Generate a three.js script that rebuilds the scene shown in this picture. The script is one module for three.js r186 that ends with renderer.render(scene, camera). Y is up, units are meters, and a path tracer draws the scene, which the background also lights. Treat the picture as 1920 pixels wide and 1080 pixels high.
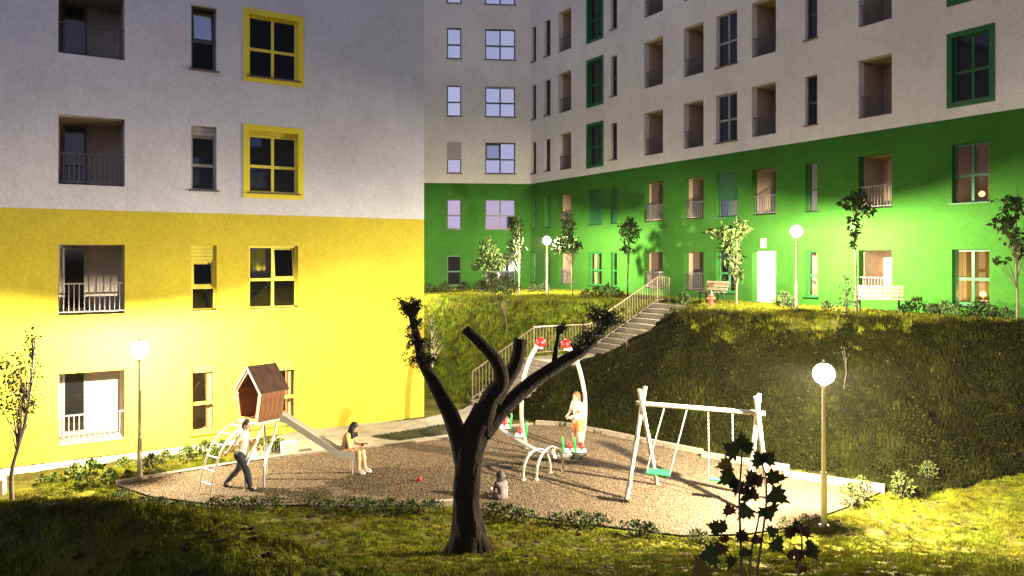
import * as THREE from 'three';
import { mergeGeometries, mergeVertices } from 'three/addons/utils/BufferGeometryUtils.js';
import { MarchingCubes } from 'three/addons/objects/MarchingCubes.js';
import { RoundedBoxGeometry } from 'three/addons/geometries/RoundedBoxGeometry.js';
import { ImprovedNoise } from 'three/addons/math/ImprovedNoise.js';

// ------------------------------------------------------------------ camera, sky, sun, exposure
const scene = new THREE.Scene();
const EYE = 4.79, FOC = 1401, HOR = 482;
const camera = new THREE.PerspectiveCamera(2 * Math.atan(540 / FOC) * 180 / Math.PI, 1920 / 1080, 0.1, 1500);
camera.position.set(0, EYE, 0);
camera.lookAt(0, EYE, -10);
camera.setViewOffset(1920, 1080, 0, 540 - HOR, 1920, 1080);   // shift lens: uprights stay upright
camera.updateProjectionMatrix();

const renderer = new THREE.WebGLRenderer({ antialias: true });
renderer.toneMapping = THREE.LinearToneMapping;
renderer.toneMappingExposure = 1.0;
renderer.shadowMap.enabled = true;

const SUNSET = new THREE.Vector3(-0.25, 0.03, 0.97).normalize();   // afterglow behind the camera, to the left
{
  const W = 512, H = 256, data = new Float32Array(W * H * 4);
  for (let j = 0; j < H; j++) for (let i = 0; i < W; i++) {
    const el = ((j + 0.5) / H - 0.5) * Math.PI, az = ((i + 0.5) / W - 0.5) * 2 * Math.PI;
    const e = Math.max(0, el) * 180 / Math.PI;
    const c = Math.cos(az - Math.atan2(SUNSET.z, SUNSET.x));
    const glow = Math.pow(Math.max(0, 0.5 + 0.5 * c), 3.5);
    const low = Math.exp(-Math.pow(e / 29, 1.8));
    const pink = Math.exp(-e / 6.5);
    const base = [0.085 + 0.055 * low, 0.118 + 0.065 * low, 0.26 + 0.09 * low];
    const g = [1.06 * low + 0.46 * pink, 1.14 * low - 0.18 * pink, 1.66 * low - 0.5 * pink];
    const k = (j * W + i) * 4;
    for (let n = 0; n < 3; n++) data[k + n] = el < 0 ? 0.03 : base[n] + g[n] * glow;
    data[k + 3] = 1;
  }
  const sky = new THREE.DataTexture(data, W, H, THREE.RGBAFormat, THREE.FloatType);
  sky.mapping = THREE.EquirectangularReflectionMapping;
  sky.magFilter = THREE.LinearFilter; sky.minFilter = THREE.LinearFilter;
  sky.colorSpace = THREE.LinearSRGBColorSpace; sky.needsUpdate = true;
  scene.background = sky; scene.environment = sky;
}
const sun = new THREE.DirectionalLight(new THREE.Color(1, 0.75, 0.6), 0.05);
sun.position.copy(SUNSET).setY(0.08).multiplyScalar(100);
sun.castShadow = true; sun.shadow.radius = 24;
Object.assign(sun.shadow.camera, { left: -45, right: 45, top: 45, bottom: -45, near: 1, far: 220 });
scene.add(sun);

// street lamps: X, depth, ground height, candela
const LAMP_TINT = new THREE.Color(1, 0.87, 0.62);
const LAMPS = [
  [-8.02, 16.1, -0.1, 520], [5.53, 13.25, 0, 1150], [8.87, 23.3, 3.0, 900], [1.55, 33.3, 3.03, 720], [-4.3, 29.2, 2.2, 230],
];

// ------------------------------------------------------------------ helpers
let seed = 20240611;
const rnd = () => { seed |= 0; seed = seed + 0x6D2B79F5 | 0; let t = Math.imul(seed ^ seed >>> 15, 1 | seed); t = t + Math.imul(t ^ t >>> 7, 61 | t) ^ t; return ((t ^ t >>> 14) >>> 0) / 4294967296; };
const rr = (a, b) => a + (b - a) * rnd();
const clamp = (x, a, b) => Math.min(b, Math.max(a, x));
const ss = (a, b, x) => { const t = clamp((x - a) / (b - a), 0, 1); return t * t * (3 - 2 * t); };
const mix = (a, b, t) => a + (b - a) * t;
const NOI = new ImprovedNoise();
const n3 = (x, y, z = 0.37) => NOI.noise(x, y, z);
const V = (x, y, z) => new THREE.Vector3(x, y, z);
// photo position of a point standing at height y -> X (right), D (depth from the camera), in metres
const site = (px, py, y = 0) => { const D = (EYE - y) * FOC / (py - HOR); return [(px - 960) / FOC * D, D]; };
const at = (px, py, D) => V((px - 960) / FOC * D, EYE - (py - HOR) / FOC * D, -D);

const used = {};
const numbered = (n) => { const k = used[n] = (used[n] ?? -1) + 1; return k ? `${n}_${String(k).padStart(3, '0')}` : n; };
function tag(o, label, category, group, kind) {
  if (label) o.userData.label = label;
  if (category) o.userData.category = category;
  if (group) o.userData.group = group;
  if (kind) o.userData.kind = kind;
  return o;
}
function thing(name, label, category, [x, y, z] = [0, 0, 0], turn = 0, group) {
  const o = new THREE.Group(); o.name = numbered(name); scene.add(o);
  o.position.set(x, y, z); o.rotation.y = turn;
  return tag(o, label, category, group);
}
function part(name, geo, mat, parent, pos, rot) {
  if (Array.isArray(geo)) geo = merge(geo);
  const m = new THREE.Mesh(geo, mat); m.name = parent === scene ? numbered(name) : name;
  if (pos) m.position.set(...pos);
  if (rot) m.rotation.set(...rot);
  parent.add(m); return m;
}
function merge(list) {
  const l = list.map((g) => g.index ? g.toNonIndexed() : g);
  const keep = ['position', 'normal', 'uv', 'color'].filter((k) => l.every((g) => g.attributes[k]));
  for (const g of l) for (const k of Object.keys(g.attributes)) if (!keep.includes(k)) g.deleteAttribute(k);
  return mergeGeometries(l);
}
const box = (w, h, d, x = 0, y = 0, z = 0) => new THREE.BoxGeometry(w, h, d).translate(x, y, z);
const rbox = (w, h, d, x = 0, y = 0, z = 0, r = 0.01) => new RoundedBoxGeometry(w, h, d, 1, Math.min(r, w / 2.1, h / 2.1, d / 2.1)).translate(x, y, z);
const span = (x0, x1, y0, y1, z0, z1) => box(x1 - x0, y1 - y0, z1 - z0, (x0 + x1) / 2, (y0 + y1) / 2, (z0 + z1) / 2);
function bar(a, b, r, r2 = r, seg = 8) {
  const d = b.clone().sub(a), L = d.length();
  const g = new THREE.CylinderGeometry(r2, r, L, seg).translate(0, L / 2, 0);
  g.applyQuaternion(new THREE.Quaternion().setFromUnitVectors(V(0, 1, 0), d.normalize()));
  return g.translate(a.x, a.y, a.z);
}
function tube(pts, r, steps = 24, seg = 8) {
  return new THREE.TubeGeometry(new THREE.CatmullRomCurve3(pts), steps, r, seg);
}
// tapered limb with uneven bark
function limbGeo(pts, radii, steps = 20, seg = 12, rough = 0, cap = true) {
  const c = new THREE.CatmullRomCurve3(pts), F = c.computeFrenetFrames(steps), pos = [], uv = [], idx = [];
  const rAt = (t) => { const f = t * (radii.length - 1), i = Math.min(radii.length - 2, Math.floor(f)); return mix(radii[i], radii[i + 1], f - i); };
  for (let i = 0; i <= steps; i++) {
    const p = c.getPointAt(i / steps), r = rAt(i / steps);
    for (let j = 0; j <= seg; j++) {
      const a = (j % seg) / seg * Math.PI * 2;
      const k = r * (1 + rough * (n3(p.x * 3 + Math.cos(a) * 1.6, p.y * 1.6, Math.sin(a) * 1.6 + p.z) + 0.5 * n3(Math.cos(a) * 5, p.y * 3, Math.sin(a) * 5)));
      pos.push(p.x + (F.normals[i].x * Math.cos(a) + F.binormals[i].x * Math.sin(a)) * k, p.y + (F.normals[i].y * Math.cos(a) + F.binormals[i].y * Math.sin(a)) * k, p.z + (F.normals[i].z * Math.cos(a) + F.binormals[i].z * Math.sin(a)) * k);
      uv.push(j / seg, i / steps * c.getLength() / (2 * Math.PI * radii[0]));
    }
  }
  const w = seg + 1;
  for (let i = 0; i < steps; i++) for (let j = 0; j < seg; j++) { const a = i * w + j; idx.push(a, a + 1, a + w, a + 1, a + w + 1, a + w); }
  if (cap) { const p = c.getPointAt(1); pos.push(p.x, p.y, p.z); uv.push(0.5, 0); const n = pos.length / 3 - 1, s = steps * w; for (let j = 0; j < seg; j++) idx.push(s + j, s + j + 1, n); }
  const g = new THREE.BufferGeometry();
  g.setAttribute('position', new THREE.Float32BufferAttribute(pos, 3)); g.setAttribute('uv', new THREE.Float32BufferAttribute(uv, 2));
  g.setIndex(idx); g.computeVertexNormals(); return g;
}

// ------------------------------------------------------------------ procedural textures
function tileNoise(N, cells, s) {
  const g = new Float32Array(cells * cells); let q = s;
  for (let i = 0; i < g.length; i++) { q = (q * 16807) % 2147483647; g[i] = q / 2147483647; }
  return (x, y) => {
    const u = x / N * cells, v = y / N * cells, i = Math.floor(u), j = Math.floor(v), a = u - i, b = v - j;
    const f = a * a * (3 - 2 * a), h = b * b * (3 - 2 * b), G = (p, r) => g[(r % cells) * cells + p % cells];
    return mix(mix(G(i, j), G(i + 1, j), f), mix(G(i, j + 1), G(i + 1, j + 1), f), h);
  };
}
function texture(N, M, fn, srgb, repX = 1, repY = repX) {
  const d = new Uint8Array(N * M * 4);
  for (let y = 0; y < M; y++) for (let x = 0; x < N; x++) {
    const c = fn(x, y), k = (y * N + x) * 4;
    for (let n = 0; n < 3; n++) d[k + n] = clamp((Array.isArray(c) ? c[n] : c) * 255, 0, 255);
    d[k + 3] = 255;
  }
  const t = new THREE.DataTexture(d, N, M); t.wrapS = t.wrapT = THREE.RepeatWrapping; t.magFilter = THREE.LinearFilter; t.minFilter = THREE.LinearMipmapLinearFilter; t.generateMipmaps = true;
  if (srgb) t.colorSpace = THREE.SRGBColorSpace;
  t.repeat.set(repX, repY); t.needsUpdate = true; return t;
}
const oct = (N, list, s) => { const fs = list.map(([c, a], i) => [tileNoise(N, c, s + i * 7919), a]); const tot = list.reduce((p, q) => p + q[1], 0); return (x, y) => fs.reduce((p, [f, a]) => p + f(x, y) * a, 0) / tot; };
const T = {};
{
  let a = oct(512, [[40, 1], [110, 1.2], [256, 1.4]], 11); T.stuccoBump = texture(512, 512, (x, y) => a(x, y), false, 0.5);
  let b = oct(512, [[4, 1], [11, 0.9], [33, 0.8], [128, 1.2], [256, 1.2]], 91); T.stuccoTint = texture(512, 512, (x, y) => 0.92 + 0.20 * (b(x, y) - 0.5), true, 0.125);
  let c = oct(512, [[8, 1], [30, 1], [120, 1], [256, 1.5]], 33); T.concrete = texture(512, 512, (x, y) => 0.84 + 0.45 * (c(x, y) - 0.5), true, 0.4); T.concreteBump = texture(512, 512, (x, y) => c(x, y), false, 0.4);
  let w1 = tileNoise(256, 64, 5), w2 = tileNoise(256, 12, 8), w3 = tileNoise(256, 4, 77);
  T.wood = texture(256, 256, (x, y) => { const k = 0.72 + 0.22 * (w1(x, y * 0.08) - 0.5) * 2 + 0.25 * (w2(x + 8 * w3(x, y), y * 0.12) - 0.5) + 0.1 * w3(x, y); return [k, k * 0.99, k * 0.97]; }, true, 1.6, 1.6);
  let k1 = tileNoise(256, 18, 51), k2 = oct(256, [[32, 1], [90, 1]], 61);
  const k3 = oct(256, [[7, 1], [19, 1]], 67), bark = (x, y) => clamp(0.25 + Math.abs(k1((x + 40 * k3(x, y)) % 256, y * 0.5) - 0.5) * 0.9 + 0.45 * (k2(x, y) - 0.5) + 0.5 * (k3(x, y) - 0.5), 0, 1);
  T.barkBump = texture(256, 256, bark, false, 2, 1); T.bark = texture(256, 256, (x, y) => 0.5 + 0.5 * bark(x, y), true, 2, 1);
  let g1 = oct(1024, [[170, 1], [340, 1.6], [512, 1]], 71), g2 = oct(1024, [[9, 1], [30, 0.7]], 73);
  T.gravelBump = texture(1024, 1024, (x, y) => g1(x, y), false, 0.25);
  T.gravel = texture(1024, 1024, (x, y) => { const k = clamp(0.62 + 1.5 * (g1(x, y) - 0.5) + 0.25 * (g2(x, y) - 0.5), 0.12, 1); return [k, k * 0.97, k * 0.92]; }, true, 0.25);
  let s1 = oct(512, [[20, 1], [70, 1], [200, 1]], 19); T.soil = texture(512, 512, (x, y) => 0.6 + 0.8 * (s1(x, y) - 0.5), true, 0.5); T.soilBump = texture(512, 512, (x, y) => s1(x, y), false, 0.5);
}
const lin = (r, g, b) => new THREE.Color().setRGB(r, g, b);
const std = (c, o = {}) => new THREE.MeshStandardMaterial({ color: lin(...c), roughness: 0.85, ...o });
const phy = (c, o = {}) => new THREE.MeshPhysicalMaterial({ color: lin(...c), roughness: 0.5, ...o });
const stucco = (c) => phy(c, { roughness: 0.95, specularIntensity: 0.12, map: T.stuccoTint, bumpMap: T.stuccoBump, bumpScale: 0.011 });
const M = {
  yellow: stucco([0.57, 0.46, 0.045]), white: stucco([0.66, 0.65, 0.68]), green: stucco([0.034, 0.125, 0.016]), cream: stucco([0.68, 0.64, 0.56]),
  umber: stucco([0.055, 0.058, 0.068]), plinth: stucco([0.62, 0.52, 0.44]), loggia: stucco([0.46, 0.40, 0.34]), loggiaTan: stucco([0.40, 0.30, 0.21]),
  yellowPaint: std([0.66, 0.55, 0.02], { roughness: 0.6 }), greenPaint: std([0.006, 0.075, 0.016], { roughness: 0.55 }), greenFrame: std([0.01, 0.13, 0.025], { roughness: 0.4 }),
  frameGrey: std([0.05, 0.045, 0.045], { roughness: 0.5 }), frameLight: std([0.24, 0.22, 0.185], { roughness: 0.5 }), frameWhite: std([0.7, 0.68, 0.64], { roughness: 0.5 }), frameYellow: std([0.62, 0.52, 0.05], { roughness: 0.5 }),
  sill: std([0.10, 0.08, 0.06], { roughness: 0.6 }), shutterGrey: std([0.30, 0.28, 0.25], { roughness: 0.6 }), shutterGreen: std([0.005, 0.06, 0.014], { roughness: 0.55 }), shutterYellow: std([0.55, 0.47, 0.03], { roughness: 0.6 }),
  glass: phy([0.42, 0.43, 0.45], { roughness: 0.03, metalness: 1 }), doorGlass: phy([0.008, 0.008, 0.009], { roughness: 0.06, ior: 1.5 }),
  clear: phy([0.95, 0.97, 0.96], { roughness: 0.02, transmission: 1, thickness: 0, ior: 1.5 }),
  rail: std([0.16, 0.155, 0.15], { roughness: 0.5, metalness: 0.4 }), railDark: std([0.06, 0.065, 0.075], { roughness: 0.5, metalness: 0.3 }),
  stairRail: std([0.17, 0.135, 0.085], { roughness: 0.45, metalness: 0.4 }),
  curtain: std([0.42, 0.27, 0.12], { roughness: 0.95 }), roomWall: std([0.34, 0.24, 0.14], {}), roof: std([0.15, 0.14, 0.13]),
  concrete: std([0.27, 0.225, 0.165], { map: T.concrete, bumpMap: T.concreteBump, bumpScale: 0.004 }), paving: std([0.33, 0.28, 0.215], { map: T.concrete, bumpMap: T.concreteBump, bumpScale: 0.004 }),
  kerb: std([0.30, 0.24, 0.17], { map: T.concrete, bumpMap: T.concreteBump, bumpScale: 0.006 }),
  gravel: std([0.112, 0.072, 0.034], { map: T.gravel, bumpMap: T.gravelBump, bumpScale: 0.03, roughness: 1 }),
  pebble: std([1, 1, 1], { roughness: 0.9 }), soil: std([0.06, 0.045, 0.025], { map: T.soil, bumpMap: T.soilBump, bumpScale: 0.03 }),
  ground: phy([1, 1, 1], { vertexColors: true, roughness: 1, specularIntensity: 0.1, bumpMap: T.soilBump, bumpScale: 0.05 }),
  steel: std([0.62, 0.58, 0.52], { roughness: 0.32, metalness: 0.75 }), lampPole: std([0.40, 0.36, 0.26], { roughness: 0.4, metalness: 0.5 }), black: std([0.012, 0.012, 0.014], { roughness: 0.6 }),
  wood: std([0.30, 0.105, 0.022], { map: T.wood, roughness: 0.6 }), woodDark: std([0.10, 0.040, 0.014], { map: T.wood, roughness: 0.65 }), woodIn: std([0.55, 0.18, 0.03], { map: T.wood, roughness: 0.6 }), woodEdge: std([0.72, 0.55, 0.36], { roughness: 0.6 }),
  timber: std([0.40, 0.29, 0.18], { map: T.wood, roughness: 0.7 }), pole: std([0.62, 0.53, 0.40], { map: T.wood, roughness: 0.7 }),
  red: std([0.55, 0.012, 0.012], { roughness: 0.4 }), greenPlastic: std([0.01, 0.32, 0.05], { roughness: 0.4 }), whitePlastic: std([0.75, 0.73, 0.7], { roughness: 0.45 }), rubber: std([0.015, 0.015, 0.015], { roughness: 0.9 }),
  bark: phy([0.02, 0.0135, 0.01], { map: T.bark, bumpMap: T.barkBump, bumpScale: 0.03, roughness: 1, specularIntensity: 0.15 }), stem: std([0.09, 0.065, 0.04], { roughness: 0.9 }),
  leaf: phy([1, 1, 1], { vertexColors: true, roughness: 0.8, specularIntensity: 0.2, side: THREE.DoubleSide }),
  grass: phy([1, 1, 1], { roughness: 0.9, specularIntensity: 0.1, side: THREE.DoubleSide }),
  peach: std([0.6, 0.32, 0.18]), stone: std([0.55, 0.5, 0.42], { map: T.concrete }),
  hydrant: std([0.62, 0.04, 0.015], { roughness: 0.45 }),
};

// ------------------------------------------------------------------ terrain
const LOWER = [[-60, 31], [-8, 29.2], [-2.85, 25.4], [-1.5, 24.5], [-0.3, 22.6], [0.5, 21.75], [4.6, 18.4], [7.7, 15.55], [7.9, 14.75], [11.1, 16.5], [18, 17.6], [60, 22], [60, -40], [-60, -40]];
const UPPER = [[-60, 36], [-7, 33.2], [-2.4, 30.5], [0.8, 28.9], [3, 28.7], [5.3, 28.45], [5.5, 28.2], [6.5, 26.5], [6.35, 24.8], [5.95, 23.3], [6.6, 22.0], [8.2, 20.9], [9.9, 19.9], [13, 19.4], [18, 20.9], [60, 30], [60, 140], [-60, 140]];
const TOP = 3.05;
function dist(P, x, d) {   // 0 inside, else distance to the outline
  let inside = false, m = 1e9;
  for (let i = 0, j = P.length - 1; i < P.length; j = i++) {
    const [x1, y1] = P[i], [x2, y2] = P[j];
    if ((y1 > d) !== (y2 > d) && x < (x2 - x1) * (d - y1) / (y2 - y1) + x1) inside = !inside;
    const t = clamp(((x - x1) * (x2 - x1) + (d - y1) * (y2 - y1)) / ((x2 - x1) ** 2 + (y2 - y1) ** 2), 0, 1);
    const q = (x - x1 - t * (x2 - x1)) ** 2 + (d - y1 - t * (y2 - y1)) ** 2; if (q < m) m = q;
  }
  return inside ? 0 : Math.sqrt(m);
}
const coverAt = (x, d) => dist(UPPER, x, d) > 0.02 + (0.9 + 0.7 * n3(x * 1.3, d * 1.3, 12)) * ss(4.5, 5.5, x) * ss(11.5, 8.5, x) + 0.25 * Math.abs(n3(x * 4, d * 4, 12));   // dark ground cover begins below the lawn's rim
const inside = (P, x, d) => dist(P, x, d) === 0;
const edge = (P, x, d) => { let m = 1e9; for (let i = 0, j = P.length - 1; i < P.length; j = i++) { const [x1, y1] = P[i], [x2, y2] = P[j]; const t = clamp(((x - x1) * (x2 - x1) + (d - y1) * (y2 - y1)) / ((x2 - x1) ** 2 + (y2 - y1) ** 2), 0, 1); m = Math.min(m, (x - x1 - t * (x2 - x1)) ** 2 + (d - y1 - t * (y2 - y1)) ** 2); } return Math.sqrt(m); };
const S = (l) => l.map(([a, b]) => site(a, b));
const GRAVEL = S([[215, 908], [400, 878], [548, 855], [700, 839], [850, 822], [935, 803], [1000, 797], [1060, 800], [1316, 853], [1478, 882], [1474, 893], [1655, 921], [1590, 950], [1540, 968], [1480, 988], [1400, 1001], [1280, 1004], [1180, 992], [1050, 976], [920, 957], [850, 946], [640, 950], [560, 947], [400, 946], [280, 930]]);
const PATH = S([[520, 818], [560, 808], [795, 785], [868, 768], [884, 758], [945, 772], [960, 792], [935, 803], [850, 822], [700, 839], [548, 855], [440, 873], [480, 838]]);
const PATCH = S([[697, 820], [838, 797], [866, 800], [850, 813], [745, 827]]);
// stairs climb along d, their width along e
const ST = { x: -1.35, d: 24.2, ux: 0.8536, ud: 0.5209, w: 1.8 };
const prof = (r) => r < 0 ? 0 : r < 2.4 ? r / 2.4 * 1.4 : r < 4.8 ? 1.4 : r < 8 ? 1.4 + (r - 4.8) / 3.2 * (TOP - 1.4) : TOP;
function land(x, d) {   // smooth height
  const dl = dist(LOWER, x, d), du = dl === 0 ? 1 : dist(UPPER, x, d);
  let y = 0;
  if (dl > 0) { const t = dl / (dl + du + 1e-6); y = TOP * mix(t, t * t * (3 - 2 * t), 0.7); }
  const a = x - ST.x, b = d - ST.d, r = a * ST.ux + b * ST.ud, w = a * ST.ud - b * ST.ux;
  if (r > -0.8 && r < 8.6) {
    const lat = w < 0 ? -w : w > ST.w ? w - ST.w : 0, f = ss(-0.8, 0.2, r) * (1 - ss(8.0, 8.6, r));
    const lim = prof(r) - 0.14 + lat * (w < 0 ? 1.1 : 0.75); if (y > lim) y = mix(y, lim, f);
    if (lat < 2) { const lo = prof(r) - 0.16 - lat * 0.9; if (y < lo) y = mix(y, lo, f); }
  }
  const q = 12.7 - d;
  if (q > 0) {
    let n = 0.306 * (q > 1 ? q - 0.5 : q * q / 2); n = n > 2.6 ? 2.6 + 0.5 * (1 - Math.exp(-(n - 2.6) / 0.5)) : n;
    const k = ss(-1.0, -3.9, x); n = mix(n, Math.min(n, 1.3), k) + k * 0.86 * Math.exp(-(((d - 8) / 1.25) ** 2));
    y += n;
  }
  const wl = (x + 11.62) * 0.5209 - (d - 16.96) * 0.8536;   // distance in front of the yellow wall
  if (wl < 1.6 && d > 12) y -= 0.2 * ss(1.6, 0.4, wl) * ss(-6.2, -8.2, x);
  return y;
}
const bare = (x, d) => Math.min(inside(GRAVEL, x, d) ? 0 : edge(GRAVEL, x, d), inside(PATH, x, d) ? 0 : edge(PATH, x, d));
function lump(x, d) {
  const dl = dist(LOWER, x, d), bank = ss(0.1, 1, dl) * (inside(UPPER, x, d) ? 0 : 1);
  let a = 0.045 * n3(x * 1.1, d * 1.1) + 0.035 * n3(x * 3.1, d * 3.1, 2.2) + 0.03 * n3(x * 7, d * 7, 5.1);
  if (bank) a += bank * (0.12 * n3(x * 1.5 + d, d * 1.5, 9) + 0.09 * n3(x * 4, d * 4, 4) + 0.16 * n3(x * 0.9 + d * 1.6, x * 0.35, 14));
  return a;
}
const ground = (x, d) => { const b = bare(x, d); return land(x, d) + (b < 0.05 ? -0.03 : lump(x, d) * ss(0.05, 0.6, b) - 0.03 * (1 - ss(0.05, 0.4, b))); };
{
  const axis = (lo, hi, step, far) => { const a = []; for (let v = lo; v <= hi + 1e-6; v += step) a.push(v); let s = step; for (let v = hi; v < far;) { s *= 1.35; v += s; a.push(v); } s = step; const b = []; for (let v = lo; v > -far;) { s *= 1.35; v -= s; b.unshift(v); } return [...b, ...a]; };
  const xs = axis(-12, 16, 0.13, 500), ds = axis(3.5, 33, 0.13, 500), pos = [], col = [], uv = [], idx = [];
  for (const d of ds) for (const x of xs) {
    const near = x > -14 && x < 18 && d > 1 && d < 36;
    pos.push(x, near ? ground(x, d) : land(x, d), -d); uv.push(x, d);
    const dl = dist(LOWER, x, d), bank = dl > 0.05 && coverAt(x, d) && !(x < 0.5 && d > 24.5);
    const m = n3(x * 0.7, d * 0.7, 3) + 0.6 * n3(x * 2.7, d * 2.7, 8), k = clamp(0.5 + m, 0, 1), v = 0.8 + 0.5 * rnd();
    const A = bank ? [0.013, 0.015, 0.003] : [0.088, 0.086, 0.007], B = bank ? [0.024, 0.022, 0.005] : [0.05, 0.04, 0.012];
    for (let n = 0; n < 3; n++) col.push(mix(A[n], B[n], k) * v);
  }
  const w = xs.length;
  for (let j = 0; j < ds.length - 1; j++) for (let i = 0; i < w - 1; i++) { const a = j * w + i; idx.push(a, a + 1, a + w, a + 1, a + w + 1, a + w); }
  const g = new THREE.BufferGeometry();
  g.setAttribute('position', new THREE.Float32BufferAttribute(pos, 3)); g.setAttribute('color', new THREE.Float32BufferAttribute(col, 3)); g.setAttribute('uv', new THREE.Float32BufferAttribute(uv, 2));
  g.setIndex(idx); g.computeVertexNormals();
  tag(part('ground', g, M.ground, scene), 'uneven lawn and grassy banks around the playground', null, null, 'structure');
}
function sheet(P, y) {
  const g = new THREE.ShapeGeometry(new THREE.Shape(P.map(([x, d]) => new THREE.Vector2(x, d))));
  g.rotateX(-Math.PI / 2); return g.translate(0, y, 0);
}
tag(part('gravel', sheet(GRAVEL, 0.006), M.gravel, scene), 'tan gravel surface of the playground', null, null, 'structure');
tag(part('path', sheet(PATH, 0.012), M.paving, scene), 'pale concrete path along the foot of the yellow building', null, null, 'structure');
tag(part('planting_bed', sheet(PATCH, 0.03), M.soil, scene), 'wedge of dark grass set in the concrete path', null, null, 'structure');

// ------------------------------------------------------------------ buildings
function facade(G, X, D, theta) {   // places parts of G in the frame of a wall: s along it, y up from the world's zero, z outwards
  G.updateMatrixWorld(true);
  const W = new THREE.Matrix4().makeRotationY(theta).setPosition(X, 0, -D), inv = G.matrixWorld.clone().invert();
  return { G, put(o, s, y, z = 0) { const m = inv.clone().multiply(W).multiply(new THREE.Matrix4().makeTranslation(s, y, z)); m.decompose(o.position, o.quaternion, o.scale); return o; }, toWorld: (s, y, z) => V(s, y, z).applyMatrix4(W) };
}
const WT = 0.3;
function wallPart(F, name, mat, s0, s1, y0, y1, holes) {
  const sh = new THREE.Shape([[s0, y0], [s1, y0], [s1, y1], [s0, y1]].map((p) => new THREE.Vector2(...p)));
  for (const [a, b, c, d] of holes) if (c > y0 && d < y1) sh.holes.push(new THREE.Path([[a, c], [a, d], [b, d], [b, c]].map((p) => new THREE.Vector2(...p))));
  return F.put(part(name, new THREE.ExtrudeGeometry(sh, { depth: WT, bevelEnabled: false }), mat, F.G), 0, 0, -WT);
}
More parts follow.
